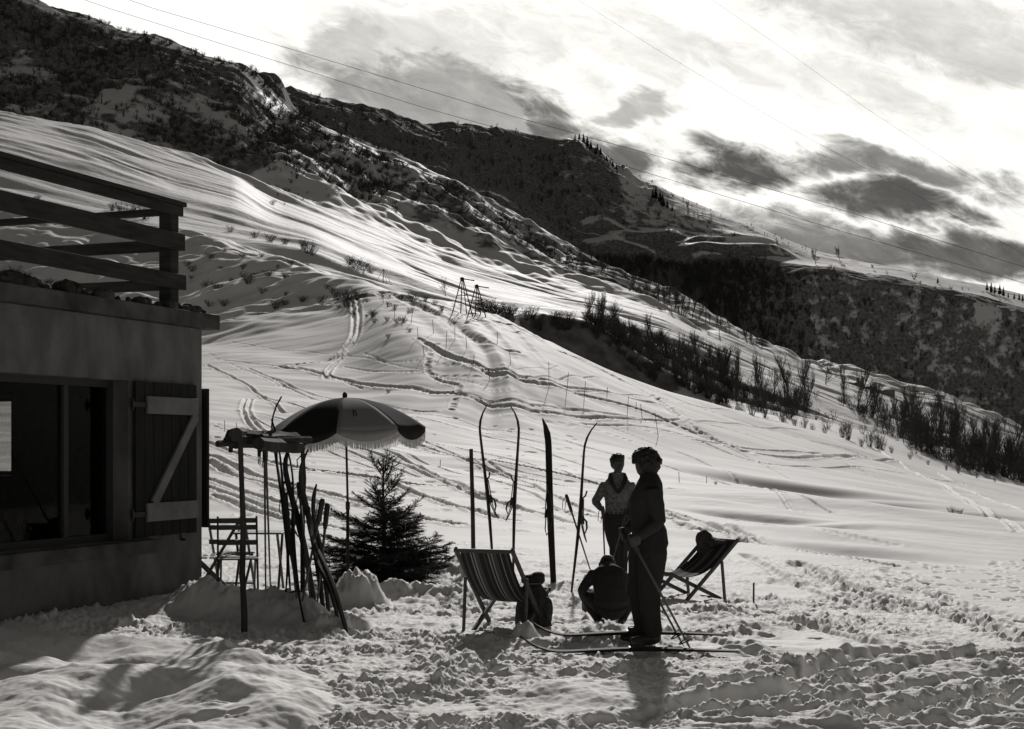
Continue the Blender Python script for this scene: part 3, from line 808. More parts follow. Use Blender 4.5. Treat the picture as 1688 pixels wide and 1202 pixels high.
def make_pole(name, foot, top, label, group=None, basket=True, cat='ski pole', r=.0105, grip=.16):
    foot, top = Vector(foot), Vector(top); d = (top - foot); L = d.length; d = d.normalized()
    root = empty(name, foot, label, cat, group)
    m = MB(); m.tube([Vector((0, 0, 0)), d * .06, d * (L - grip)], [.003, r * .8, r * 1.1], 8); m.build('shaft', M['bamboo'], root, smooth=True)
    m = MB(); m.tube([d * (L - grip - .005), d * (L - grip + .04), d * (L - .03), d * L], [r * 1.5, r * 1.9, r * 2.1, r * 1.4], 8); m.build('grip', M['leather'], root, smooth=True)
    if basket:
        m = MB(); c = d * .11
        a = d.cross(Vector((0, 1, .2))).normalized(); b = d.cross(a)
        ring = [c + a * (.065 * math.cos(t)) + b * (.065 * math.sin(t)) for t in [2 * math.pi * i / 16 for i in range(17)]]
        m.tube(ring, .006, 6)
        for k in (0, 4, 8, 12): m.tube([c + d * .01, ring[k]], .004, 5)
        m.build('basket', M['leather'], root)
    m = MB(); e = d * (L - .02); s = d.cross(Vector((0, 1, 0)));  s = s.normalized() if s.length > .1 else Vector((1, 0, 0))
    m.tube([e, e + s * .05 - UPZ * .05, e + s * .06 - UPZ * .16, e + s * .025 - UPZ * .2, e + s * .01 - UPZ * .1, e - d * .02], .005, 5); m.build('wrist_strap', M['leather'], root)
    return root

# ------------------------------------------------------------------ skis planted in the snow in the middle
def planted(base_uv, top_uv, curl, L, label, Y=None, bind=True, lean=0.0):
    b = gp(*base_uv)
    Y = b.y
    t = pt(top_uv[0], top_uv[1], Y + lean)
    ax = (t - b)
    L_ = ax.length + .16
    ax.normalize()
    return make_ski('ski', b - ax * .14, ax, curl, L_, label, 'skis planted upright in the snow', bind, camber=.012)
planted((812, 950), (786.5, 672), (1, .25, 0), 2, 'slim upright ski whose tip bends right, first from the left of the four')
planted((847, 948), (857.5, 672), (-1, .25, 0), 2, 'slim upright ski whose tip bends left, behind the deck chair')
planted((913, 966), (903, 692), (-.55, -.9, 0), 2, 'upright ski showing its broad face, tip bending left')
planted((941, 974), (966, 698), (1, .12, 0), 2, 'upright ski leaning right with its tip bending right, nearest the people')
b = gp(781, 945); t = pt(776.5, 740, b.y)
m = MB(); m.tube([b - UPZ * .2, (b + t) / 2 + Vector((.004, 0, 0)), t], [.031, .029, .026], 8); 
tag(m.build('wooden_post', M['oldwood']), 'plain wooden post standing left of the upright skis', 'post')
make_pole('ski_pole', gp(976, 948), pt(933, 815, gp(976, 948).y), 'ski pole leaning in the snow beside the ski nearest the people', 'ski poles stuck in the snow', basket=False, grip=.26, r=.012)

# ------------------------------------------------------------------ deck chairs
def deck_chair(name, loc, fwd, label, H=.78, slack=.17):
    root = empty(name, loc, label, 'deck chair', 'striped deck chairs on the snow', math.atan2(-fwd[0], fwd[1]))
    wd = .27
    T1, B1 = Vector((0, -.55, H)), Vector((0, .42, -.03)); F2, R2 = Vector((0, .60, .36)), Vector((0, -.36, -.03))
    X = lambda v, x: Vector((x, v.y, v.z))
    m = MB()
    for s in (-1, 1): m.bar(X(T1 + (T1 - B1) * .02, s * wd), X(B1, s * wd), .026, .045, up=(0, 1, 1))
    m.bar(X(T1, -wd - .02), X(T1, wd + .02), .035, .035); m.bar(X(B1 * .93 + T1 * .07, -wd), X(B1 * .93 + T1 * .07, wd), .022, .03)
    m.build('back_frame', M['chairwood'], root, bevel=.004)
    m = MB(); w2 = wd - .032
    for s in (-1, 1): m.bar(X(F2, s * w2), X(R2, s * w2), .026, .045, up=(0, -1, 1))
    m.bar(X(F2, -w2 - .02), X(F2, w2 + .02), .035, .035); a = R2 * .88 + F2 * .12; m.bar(X(a, -w2), X(a, w2), .022, .03)
    m.build('seat_frame', M['chairwood'], root, bevel=.004)
    m = MB(); w3 = wd + .03; pa = T1 * .68 + B1 * .32; pb = R2 * .93 + F2 * .07
    for s in (-1, 1): m.bar(X(pa, s * w3), X(pb, s * w3), .022, .038, up=(0, 1, 0))
    m.bar(X(pb, -w3), X(pb, w3), .024, .024)
    m.build('prop', M['chairwood'], root, bevel=.004)
    m = MB(); n = 22; vs, fs = [], []
    def C(k, side):
        s = k / n
        p = T1.lerp(F2, s); sag = slack * 4 * s * (1 - s) * (.75 + .5 * s)
        p = p + Vector((0, -.45, -.9)).normalized() * sag
        return p
    nx = 8
    for o in (0, 1):
        for k in range(n + 1):
            p = C(k, 0)
            for i in range(nx + 1):
                x = (i / nx - .5) * 2 * (wd - .035)
                dip = .02 * (1 - (2 * i / nx - 1) ** 2) * math.sin(math.pi * k / n)
                vs.append(p + Vector((x, 0, -dip - .005 * o)))
    q = (n + 1) * (nx + 1)
    for k in range(n):
        for i in range(nx):
            a = k * (nx + 1) + i
            fs.append((a, a + 1, a + nx + 2, a + nx + 1)); fs.append((q + a + nx + 1, q + a + nx + 2, q + a + 1, q + a))
        a = k * (nx + 1); fs.append((a, a + nx + 1, q + a + nx + 1, q + a)); a += nx; fs.append((q + a, q + a + nx + 1, a + nx + 1, a))
    m.add(vs, fs); m.build('striped_sling', M['stripe'], root, smooth=True)
    return root, T1
a, b = gp(747, 1044), gp(838, 1050)
c1 = (a + b) / 2
fw = Vector((.33, .94, 0))
dc1, _ = deck_chair('deck_chair', c1 + fw * .36 - UPZ * .045 + Vector((.10, 0, 0)), fw, 'striped deck chair seen from behind beside the rucksack', .80, .24)
fw2 = Vector((-.77, -.64, 0)).normalized()
pb = gp(1168, 984)
dc2, T1_ = deck_chair('deck_chair', pb + fw2 * .33 + UPZ * .0, fw2, 'striped deck chair facing left with a round dark bag on it', .70, .19)

# ------------------------------------------------------------------ soft figures and bags: closed tubes fused into one skin
def fuse(name, mb, mats, parent=None, voxel=.01, smooth=3, disp=None):
    me = mb.mesh(name + '_src'); o = bpy.data.objects.new(name + '_src', me); COL.objects.link(o)
    md = o.modifiers.new('r', 'REMESH'); md.mode = 'VOXEL'; md.voxel_size = voxel
    sm = o.modifiers.new('s', 'SMOOTH'); sm.factor = .5; sm.iterations = smooth
    dg = bpy.context.evaluated_depsgraph_get(); dg.update()
    new = bpy.data.meshes.new_from_object(o.evaluated_get(dg)); new.name = name
    bpy.data.objects.remove(o)
    from mathutils.kdtree import KDTree
    cen = []
    for f_, mi in zip(mb.f, mb.m):
        c = Vector((0, 0, 0))
        for i in f_: c += Vector(mb.v[i])
        cen.append((c / len(f_), mi))
        for i in f_: cen.append((Vector(mb.v[i]) * .7 + c / len(f_) * .3, mi))
    kd = KDTree(len(cen))
    for i, (c, mi) in enumerate(cen): kd.insert(c, i)
    kd.balance()
    new.materials.clear()
    for mt in mats: new.materials.append(mt)
    for p in new.polygons:
        p.use_smooth = True
        if len(mats) > 1: p.material_index = cen[kd.find(p.center)[1]][1]
    if disp:
        co = np.empty(len(new.vertices) * 3, np.float32); no = np.empty_like(co)
        new.vertices.foreach_get('co', co); new.vertices.foreach_get('normal', no)
        co = co.reshape(-1, 3); no = no.reshape(-1, 3)
        d = fbm(co[:, 0] * disp[0] + co[:, 1] * 3, co[:, 2] * disp[0] * .7 + co[:, 1] * disp[0] * .6, 2, 301)
        co += no * (d * disp[1])[:, None]
        new.vertices.foreach_set('co', co.ravel())
    new.update()
    o = bpy.data.objects.new(name, new); COL.objects.link(o)
    if parent is not None: o.parent = parent
    return o

def grip_hand(mb, c, axis, fore, mi=0, side=1):
    """a fist closed round a rod through c along axis; fore points from the wrist to the rod"""
    c, axis, fore = Vector(c), Vector(axis).normalized(), Vector(fore)
    fore = (fore - axis * fore.dot(axis)).normalized(); b = axis.cross(fore) * side
    pc = c - fore * .030 + b * .012
    mb.tube([pc - axis * .045, pc - axis * .02, pc + axis * .025, pc + axis * .045], [(.012, .018), (.016, .034), (.016, .036), (.012, .02)], 8, mi, ref=b)
    for i, (o, L) in enumerate(((.036, .9), (.013, 1.0), (-.011, .95), (-.034, .8))):
        P = []
        for k in range(6):
            th = math.radians(170 - 250 * L * k / 5)
            P.append(c + axis * o + (fore * math.cos(th) + b * math.sin(th)) * .026)
        mb.tube(P, [.0095, .0098, .0095, .009, .0082, .007], 7, mi)
    P = [c - fore * .04 + axis * .03, c - fore * .022 + axis * .056 + b * -.012, c + fore * .005 + axis * .058 - b * .022, c + fore * .028 + axis * .05 - b * .012]
    mb.tube(P, [.013, .0125, .011, .008], 7, mi)

def open_hand(mb, w, d, n, mi=0, curl=.5):
    """relaxed hand: wrist w, direction d, palm normal n"""
    w, d, n = Vector(w), Vector(d).normalized(), Vector(n); n = (n - d * n.dot(d)).normalized(); s = d.cross(n)
    mb.tube([w, w + d * .03, w + d * .085], [(.026, .018), (.038, .016), (.040, .014)], 10, mi, ref=s)
    for o, L in ((-.030, .066), (-.010, .078), (.010, .074), (.029, .058)):
        p = w + d * .08 + s * o; P = [p]; a = .15
        for k in range(3):
            a += curl * .5; p = p + (d * math.cos(a) + n * math.sin(a)) * (L * (.42, .33, .25)[k]); P.append(p)
        mb.tube(P, [.0098, .0092, .0085, .0065], 7, mi)
    mb.tube([w + d * .02 - s * .03, w + d * .045 - s * .055 + n * .01, w + d * .07 - s * .06 + n * .022, w + d * .09 - s * .055 + n * .028], [.014, .012, .0105, .008], 7, mi)

def head(mb, c, yaw, pitch=0.0, s=1.0, mi=0):
    """head with brow, nose, mouth, chin, ears and eyes; looks along -y before yaw"""
    Mx = Matrix.Rotation(yaw, 3, 'Z') @ Matrix.Rotation(pitch, 3, 'X')
    c = Vector(c)
    def P(x, y, z): return c + Mx @ Vector((x, y, z)) * s
    mb.ball(P(0, .012, .03), (.076 * s, .094 * s, .088 * s), 16, 12, mi, Mx)
    mb.tube([P(0, -.02, .05), P(0, -.035, 0), P(0, -.045, -.05), P(0, -.05, -.092)], [(.066 * s, .058 * s), (.064 * s, .056 * s), (.054 * s, .045 * s), (.028 * s, .03 * s)], 14, mi, ref=Mx @ Vector((1, 0, 0)))
    mb.tube([P(0, -.088, .025), P(0, -.102, -.005), P(0, -.114, -.024), P(0, -.09, -.034)], [.008 * s, .010 * s, .014 * s, .011 * s], 8, mi)
    mb.tube([P(-.05, -.075, .038), P(-.02, -.092, .04), P(.02, -.092, .04), P(.05, -.075, .038)], .011 * s, 7, mi)
    mb.tube([P(-.024, -.088, -.056), P(0, -.097, -.054), P(.024, -.088, -.056)], [.006 * s, .009 * s, .006 * s], 6, mi)
    mb.tube([P(-.02, -.086, -.069), P(0, -.094, -.07), P(.02, -.086, -.069)], [.006 * s, .009 * s, .006 * s], 6, mi)
    for q in (-1, 1):
        mb.tube([P(q * .070, .0, .03), P(q * .082, .012, .022), P(q * .080, .012, -.005), P(q * .071, -.0, -.03)], [(.010 * s, .006 * s), (.022 * s, .008 * s), (.020 * s, .008 * s), (.009 * s, .006 * s)], 8, mi, ref=Mx @ Vector((0, 1, 0)))
        mb.ball(P(q * .031, -.083, .014), .013 * s, 8, 6, mi)
    return P

# ---- the woman on skis, in profile to the left
wb = gp(1066, 1072); wf = gp(1052, 1060)
WS = F / wb.y / 199.0     # keep her picture height
woman = empty('person', wb, 'person with thick curly dark hair in dark ski clothes standing on skis', 'person')
m = MB(); SK, JK, TR = 0, 1, 2
hz = .035
for (ox, oy) in ((.03, -.085), (-.035, .10)):
    m.tube([(ox + .005, oy * .8, .88), (ox + .012, oy, .78), (ox + .0, oy, .62), (ox - .015, oy, .47), (ox - .012, oy, .33), (ox + .006, oy, .20), (ox + .02, oy, .12), (ox + .02, oy, .075)],
           [(.125, .10), (.128, .112), (.112, .10), (.095, .088), (.088, .082), (.082, .076), (.078, .07), (.06, .058)], 14, TR, ref=(1, 0, 0))
m.tube([(.02, 0, .76), (.028, 0, .86), (.022, 0, .95), (.0, 0, 1.02), (-.002, 0, 1.06)], [(.13, .155), (.158, .178), (.15, .17), (.135, .15), (.12, .135)], 16, TR, ref=(1, 0, 0))
m.tube([(.005, 0, .97), (.0, 0, 1.03), (-.005, 0, 1.12), (-.002, 0, 1.22), (.012, 0, 1.30), (.022, 0, 1.37), (.020, 0, 1.42), (.012, 0, 1.46)], [(.145, .165), (.142, .16), (.142, .165), (.144, .178), (.130, .182), (.112, .155), (.088, .11), (.062, .07)], 16, JK, ref=(1, 0, 0))
m.tube([(.012, 0, 1.37), (.0, .0, 1.44), (-.012, .004, 1.50)], [.052, .047, .047], 10, SK)
P_ = head(m, (-.02, .012, 1.535), math.radians(-150), .12, 1.0, SK)
pole_ax = Vector((.48, 0, -.88)).normalized()
H1, H2 = Vector((-.135, -.23, .885)), Vector((-.19, .10, .92))
for (sh_, el, hd, sd_) in (((.035, -.17, 1.315), (.085, -.23, 1.055), H1, 1), ((.0, .17, 1.31), (-.06, .22, 1.07), H2, -1)):
    sh_, el = Vector(sh_), Vector(el)
    wr = hd - (hd - el).normalized() * .075
    m.tube([sh_ + Vector((0, -.03 * sd_ * -1 * 0, .02)), sh_, sh_.lerp(el, .5), el, el.lerp(wr, .12)], [.055, .075, .07, .058, .054], 12, JK)
    m.tube([el, el.lerp(wr, .3), el.lerp(wr, .85), wr], [.056, .055, .042, .038], 12, JK)
    m.tube([el.lerp(wr, .9), wr, wr.lerp(hd, .6)], [.026, .025, .02], 10, SK)
    grip_hand(m, hd, -pole_ax, hd - wr, SK, sd_)
wbody = fuse('body', m, [M['skin'], M['jacket'], M['trouser']], woman, .0085, 3, (9, .006))
m = MB(); rr = random.Random(11)
hc = Vector((.004, .0, 1.572))
FD = Vector((-.5, .866, 0))
m.ball(hc + Vector((0, -.005, .01)), (.093, .09, .085)); m.ball(hc + Vector((.040, -.012, -.055)), (.066, .088, .085)); m.ball(hc + Vector((-.06, -.02, .025)), (.056, .075, .055)); m.ball(hc + Vector((-.012, -.045, -.035)), (.066, .062, .082))
for i in range(330):
    a, b_ = rr.uniform(0, 2 * math.pi), rr.uniform(-1, 1); q_ = math.sqrt(1 - b_ * b_)
    d = Vector((math.cos(a) * q_, math.sin(a) * q_, b_))
    if d.dot(FD) > .45 and d.z < .2: continue
    if d.x < -.35 and d.z < -.35: continue
    p = hc + Vector((d.x * .098, d.y * .095, d.z * (.092 if d.z > 0 else .125)))
    if d.x < -.2 and d.z > -.2: p.x -= .022
    if d.x > .2 and d.z < 0: p.x += .018
    m.ball(p, rr.uniform(.010, .022), 7, 5)
fuse('hair', m, [M['hair']], woman, .006, 1)
for (ox, oy) in ((.03, -.085), (-.035, .10)):
    m = MB(); m.tube([(ox + .07, oy, .06), (ox + .02, oy, .055), (ox - .08, oy, .05), (ox - .155, oy, .04), (ox - .185, oy, .035)], [(.03, .035), (.05, .042), (.045, .042), (.034, .04), (.018, .028)], 12, 0, ref=(0, 0, 1))
    m.tube([(ox + .025, oy, .05), (ox + .025, oy, .16)], [(.062, .05), (.056, .05)], 12, 0, ref=(1, 0, 0))
    fuse('boot', m, [M['boot']], woman, .008, 2)
# her skis
def lying(u0, v0, u1, v1, Lx, label):
    a = gp(u0, v0); b = gp(u1, v1); ax = b - a; ax.z = 0
    zz = max(gz(a.x + ax.x * k / 6, a.y + ax.y * k / 6) for k in range(5))
    t = Vector((a.x, a.y, min(zz, (wb.z + wf.z) / 2 + .02) + .004))
    return make_ski('ski', t, ax, (0, 0, 1), Lx, label, 'skis worn by the person with curly hair', 'toe', .086, .13, camber=.012)
lying(1216, 1083, 905, 1079, 1.80, 'worn ski flat on the snow, the one nearer the camera')
lying(1195, 1072, 880, 1067, 1.68, 'worn ski flat on the snow, the far one of the pair')
for k, (h, sd_) in enumerate(((H1, -.20), (H2, .10))):
    hw = wb + h
    ft = Vector((wb.x + .355 - .03 * k, wb.y + h.y - .02, wb.z - .03))
    d = (hw - ft).normalized()
    make_pole('ski_pole', ft, hw + d * .07, ('ski pole held out by the curly-haired person, the nearer of two' if k == 0 else 'ski pole held out by the curly-haired person, the farther of two'), 'ski poles held by the person with curly hair')

# ---- the man facing the camera
mb_ = gp(1018, 966); ms = F / mb_.y / 126.0
man = empty('person', mb_, 'person facing the camera in a grey jumper with a dark neck scarf', 'person')
m = MB()
for (hx, kx, ax_, oy) in ((-.085, -.035, -.03, .0), (.09, .07, .065, .05)):
    m.tube([(hx, oy, .92), (hx, oy, .80), (hx * .7 + kx * .3, oy - .01, .66), (kx, oy - .02, .48), (kx * .4 + ax_ * .6, oy + .01, .30), (ax_, oy + .01, .13), (ax_, oy, .06)],
           [(.10, .10), (.105, .11), (.092, .10), (.075, .08), (.07, .078), (.064, .07), (.05, .06)], 14, TR, ref=(1, 0, 0))
m.tube([(0, 0, .80), (0, 0, .90), (0, 0, .985)], [(.16, .115), (.165, .12), (.15, .11)], 16, TR, ref=(1, 0, 0))
m.tube([(0, 0, .93), (0, 0, .97), (0, 0, 1.08), (0, 0, 1.20), (0, 0, 1.29), (0, .005, 1.355), (0, .01, 1.41), (0, .01, 1.45)], [(.165, .12), (.16, .12), (.165, .122), (.183, .13), (.19, .125), (.155, .10), (.10, .08), (.07, .065)], 16, JK, ref=(1, 0, 0))
m.tube([(0, .01, 1.40), (0, 0, 1.47), (0, -.005, 1.53)], [.056, .052, .05], 10, SK)
head(m, (.0, -.005, 1.560), math.radians(14), 0.06, 1.07, SK)
Hm = Vector((-.205, -.17, .955))
for sh_, el, hd, grip in (((-.160, .0, 1.305), (-.285, .02, 1.08), Hm, True), ((.165, .0, 1.305), (.235, .0, 1.09), Vector((.16, -.14, .96)), False)):
    sh_, el = Vector(sh_), Vector(el); wr = hd - (hd - el).normalized() * (.075 if grip else 0)
    m.tube([sh_ + Vector((0, 0, .03)), sh_, sh_.lerp(el, .5), el, el.lerp(wr, .15)], [.055, .064, .062, .056, .05], 12, JK)
    m.tube([el, el.lerp(wr, .3), el.lerp(wr, .85), wr], [.054, .05, .04, .037], 12, JK)
    if grip:
        m.tube([el.lerp(wr, .9), wr, wr.lerp(hd, .6)], [.028, .026, .022], 10, SK); grip_hand(m, hd, (0, 0, 1), hd - wr, SK, 1)
    else:
        open_hand(m, wr, hd - el, (0, -1, .2), SK, .7)
fuse('body', m, [M['skin'], M['jumper'], M['trouser']], man, .0085, 3, (8, .005))
m = MB(); m.ball((-.004, .028, 1.612), (.097, .108, .096), 18, 12); m.ball((-.002, .055, 1.57), (.090, .075, .085), 14, 9)
rr = random.Random(4)
for i in range(70):
    a, b_ = rr.uniform(0, 6.28), rr.uniform(.1, 1); q_ = math.sqrt(1 - b_ * b_)
    d = Vector((math.cos(a) * q_, math.sin(a) * q_, b_))
    if d.y < -.45 and d.z < .55: continue
    m.ball(Vector((-.004, .024, 1.612)) + Vector((d.x * .092, d.y * .104, d.z * .094)), rr.uniform(.010, .018), 7, 5)
m.ball((.055, -.055, 1.672), (.036, .032, .022)); m.ball((.02, -.062, 1.678), (.05, .03, .02))
fuse('hair', m, [M['hair']], man, .008, 1)
m = MB()   # dark scarf crossing in a V
for s in (-1, 1):
    m.tube([(s * .03, .075, 1.455), (s * .085, .03, 1.44), (s * .10, -.06, 1.385), (s * .075, -.115, 1.31), (s * .03, -.135, 1.235), (s * .004, -.14, 1.19)], [(.018, .012), (.03, .016), (.034, .018), (.03, .016), (.024, .014), (.012, .01)], 10, 0, ref=(1, 0, 0))
fuse('scarf', m, [M['jacket']], man, .007, 1)
for x in (-.03, .065):
    m = MB(); m.tube([(x, .08, .05), (x, .02, .055), (x + (.02 if x > 0 else -.02), -.08, .048), (x + (.035 if x > 0 else -.035), -.17, .032)], [(.034, .035), (.046, .05), (.046, .044), (.03, .026)], 12, 0, ref=(1, 0, 0)); m.tube([(x, .02, .05), (x, .02, .16)], .055, 12)
    fuse('boot', m, [M['boot']], man, .009, 2)
make_pole('ski_pole', Vector((mb_.x - .165, mb_.y - .21, mb_.z - .04)), mb_ + Hm + Vector((0, 0, .075)), 'ski pole standing straight under the hand of the person in the grey jumper', 'ski poles by the person in the grey jumper')
make_pole('ski_pole', Vector((mb_.x - .17, mb_.y - .10, mb_.z - .04)), mb_ + Vector((.10, -.20, .98)), 'ski pole slanting across the legs of the person in the grey jumper', 'ski poles by the person in the grey jumper', basket=False)

# ---- the crouching man, seen from behind
cb = gp(1008, 1040) + Vector((0, 0, .045))
crouch = empty('person', cb, 'person crouching on the snow with the back turned and a pale collar', 'person')
m = MB()
m.tube([(.0, -.02, .16), (.0, -.03, .22), (-.005, .0, .32), (-.015, .05, .42), (-.02, .11, .50), (-.02, .16, .545)], [(.12, .10), (.165, .13), (.16, .12), (.17, .115), (.165, .10), (.075, .06)], 16, JK, ref=(1, 0, 0))
for s in (-1, 1):
    hx, kx = s * .08, (-.225 if s < 0 else .20)
    m.tube([(hx, .0, .19), ((hx + kx) / 2, .12, .24), (kx, .30, .27)], [(.10, .10), (.085, .085), (.065, .065)], 14, TR)
    m.tube([(kx, .30, .27), (kx * .75, .20, .14), (kx * .5, .10, .05)], [.065, .062, .048], 12, TR)
m.tube([(0, -.05, .20), (0, -.02, .14), (0, .02, .09)], [(.15, .11), (.13, .10), (.09, .07)], 14, TR, ref=(1, 0, 0))
sh_, el, hd = Vector((-.165, .10, .475)), Vector((-.275, .08, .335)), Vector((-.24, .30, .20))
sh2, el2, hd2 = Vector((.125, .12, .475)), Vector((.22, .16, .34)), Vector((.08, .38, .16))
for a, b_, c in ((sh_, el, hd), (sh2, el2, hd2)):
    m.tube([a + Vector((.02, 0, .02)), a, a.lerp(b_, .5), b_, b_.lerp(c, .15)], [.05, .06, .054, .046, .044], 12, JK)
    m.tube([b_, b_.lerp(c, .4), c], [.046, .043, .034], 12, JK)
    open_hand(m, c, (c - b_) + Vector((0, .05, -.05)), (0, 0, -1), SK, .8)
m.tube([(-.02, .13, .53), (-.022, .18, .555), (-.022, .2, .57)], [.055, .052, .05], 10, SK)
head(m, (-.022, .25, .545), math.radians(180), math.radians(28), .98, SK)
fuse('body', m, [M['skin'], M['jacket'], M['trouser']], crouch, .0085, 3, (9, .006))
m = MB(); m.ball((-.022, .235, .578), (.078, .088, .066), 14, 10); m.ball((-.022, .20, .57), (.07, .06, .06), 12, 8)
fuse('hair', m, [M['hair']], crouch, .009, 1)
m = MB(); ring = []
for i in range(17):
    th = math.pi * (1.12 + .76 * -1 * 0) + math.pi * (i / 16) * 1.0
    ring.append(Vector((-.02 + .085 * math.cos(math.pi + math.pi * i / 16), .165 + .062 * math.sin(math.pi + math.pi * i / 16), .528 + .010 * math.sin(math.pi * i / 16))))
m.tube(ring, (.016, .011), 8, 0, ref=(0, 0, 1)); m.build('pale_collar', M['collar'], crouch, smooth=True)
for s in (-1, 1):
    m = MB(); m.tube([(s * .09, .03, .03), (s * .10, .10, .035), (s * .12, .20, .03), (s * .13, .26, .02)], [(.03, .03), (.042, .04), (.04, .034), (.024, .02)], 10, 0, ref=(1, 0, 0)); fuse('boot', m, [M['boot']], crouch, .009, 2)

# ------------------------------------------------------------------ bags
rb = gp(880, 1038)
ruck = empty('rucksack', rb + Vector((0, .06, -.01)), 'stuffed dark rucksack standing on the snow at the deck chair side', 'rucksack')
m = MB()
m.tube([(-.01, 0, .0), (-.01, 0, .04), (.0, 0, .16), (.0, 0, .28), (-.01, .01, .38), (-.01, .02, .44)], [(.10, .09), (.165, .12), (.18, .135), (.165, .125), (.12, .10), (.07, .07)], 16, 0, ref=(1, 0, 0))
m.ball((.115, -.05, .22), (.07, .075, .115)); m.ball((-.06, -.09, .15), (.085, .06, .10))
fuse('sack', m, [M['cloth_dark']], ruck, .011, 3, (11, .012))
m = MB(); m.ball((-.005, -.01, .475), (.115, .10, .062)); m.ball((.04, -.02, .515), (.07, .07, .042)); fuse('flap', m, [M['jacket']], ruck, .010, 3, (14, .008))
m = MB(); m.bar((-.10, -.118, .445), (.075, -.118, .452), .006, .012); m.build('pale_strap', M['collar'], ruck)
m = MB()
for x in (-.07, .05): m.tube([(x, -.115, .43), (x + .01, -.15, .30), (x + .01, -.155, .18), (x, -.13, .06)], (.013, .004), 6, 0, ref=(1, 0, 0))
m.tube([(.05, -.14, .3), (.12, -.16, .18), (.16, -.12, .05)], (.012, .004), 6, 0, ref=(1, 0, 0)); m.build('shoulder_strap', M['leather'], ruck)
dc2.rotation_euler = (0, 0, math.atan2(-fw2.x, fw2.y))
top = Vector(dc2.location) + Matrix.Rotation(math.atan2(-fw2.x, fw2.y), 3, 'Z') @ Vector((0, -.46, .64))
bag = empty('round_bag', top, 'round dark bag lying against the top of the left-facing deck chair', 'bag')
lx = Vector((fw2.y, -fw2.x, 0)) ;  # the chair's width axis in the picture
if lx.x < 0: lx = -lx
m = MB(); m.ball(-lx * .17 + Vector((-.02, -.03, .05)), (.115, .11, .13)); m.ball(-lx * .17 + Vector((-.02, -.04, -.05)), (.10, .09, .13)); m.ball(-lx * .05 + Vector((-.01, -.02, .03)), (.13, .09, .065)); m.ball(lx * .06 + Vector((0, 0, .035)), (.12, .07, .035))
fuse('bag_body', m, [M['cloth_dark']], bag, .011, 3, (12, .008))
m = MB(); m.tube([-lx * .24 + Vector((-.03, -.1, .0)), -lx * .2 + Vector((-.05, -.16, .02)), -lx * .12 + Vector((-.04, -.15, .0))], .008, 6); m.build('bag_handle', M['leather'], bag)

# ------------------------------------------------------------------ parasol
pb_ = gp(573, 975); PY = pb_.y; psc = F / PY
par = empty('parasol', pb_, 'fringed beach parasol with alternate pale and dark panels above the young spruce', 'parasol')
apex = pt(568.5, 656, PY) - pb_; R = 131 / psc; rim = pt(570, 709, PY) - pb_
m = MB(); m.tube([(0, 0, -.3), (0.002, 0, apex.z * .45)], [.02, .02], 10); m.tube([(0.002, 0, apex.z * .44), (apex.x * .9, 0, apex.z + .02)], [.014, .013], 10); m.tube([(0.002, 0, apex.z * .42), (.002, 0, apex.z * .46)], .026, 10)
m.build('pole', M['oldwood'], par, smooth=True)
m = MB(); m.tube([apex + Vector((0, 0, -.01)), apex + Vector((0, 0, .02)), apex + Vector((0, 0, .045)), apex + Vector((0, 0, .07))], [.022, .03, .03, .012], 10); m.build('finial', M['iron'], par, smooth=True)
NG = 8; hgt = apex.z - rim.z
tilt = Matrix.Rotation(math.radians(-2.2), 3, 'Y')
def can(fr, g, sag=True):
    """canopy point: fr 0 apex..1 rim; g in gores"""
    ang = -math.pi / 2 + g * 2 * math.pi / NG
    k = g - math.floor(g); mid = 1 - (2 * k - 1) ** 2
    r = R * fr * (1 - .075 * mid * fr)
    z = -hgt * (1 - math.cos(fr * math.pi / 2)) * 1.0
    z = -hgt * fr ** 1.9 - .022 * mid * fr * fr
    if fr > .97: z -= .0
    p = Vector((r * math.cos(ang), r * math.sin(ang), z))
    return apex + tilt @ p
for g in range(NG):
    vs, fs = [], []; na, nr = 10, 14
    for i in range(nr + 1):
        for j in range(na + 1): vs.append(can(max(.012, i / nr), g + min(j / na, .9999)))
    for i in range(nr):
        for j in range(na): a = i * (na + 1) + j; fs.append((a, a + 1, a + na + 2, a + na + 1))
    m = MB(); m.add(vs, fs)
    # scalloped valance under the rim
    vs, fs = [], []
    for j in range(na + 1):
        k = j / na; p = can(1, g + min(k, .9999)); vs.append(p); vs.append(p + Vector((0, 0, -.045 - .085 * (1 - (2 * k - 1) ** 2) ** .8)))
    for j in range(na): fs.append((2 * j, 2 * j + 1, 2 * j + 3, 2 * j + 2))
    m.add(vs, fs)
    light = g % 2 == 0
    o = m.build('canopy_panel', M['canvas_light'] if light else M['canvas_dark'], par, smooth=True)
    sl_ = o.modifiers.new('thick', 'SOLIDIFY'); sl_.thickness = .003
    o['label'] = 'pale canopy panel' if light else 'dark canopy panel'
m = MB(); rr = random.Random(8)
for g in range(NG):
    for j in range(64):
        k = (j + .5) / 64; p = can(1.0, g + k); a = p + Vector((0, 0, -.043 - .085 * (1 - (2 * k - 1) ** 2) ** .8))
        e = a + Vector((rr.uniform(-.006, .006), rr.uniform(-.006, .006), -rr.uniform(.085, .105))); w_ = .0058
        d = (can(1, g + min(k + .01, .999)) - can(1, g + max(0, k - .01))).normalized()
        m.add([a - d * w_, a + d * w_, e + d * w_ * .8, e - d * w_ * .8], [(0, 1, 2, 3)])
m.build('fringe', M['fringe'], par)
m = MB()
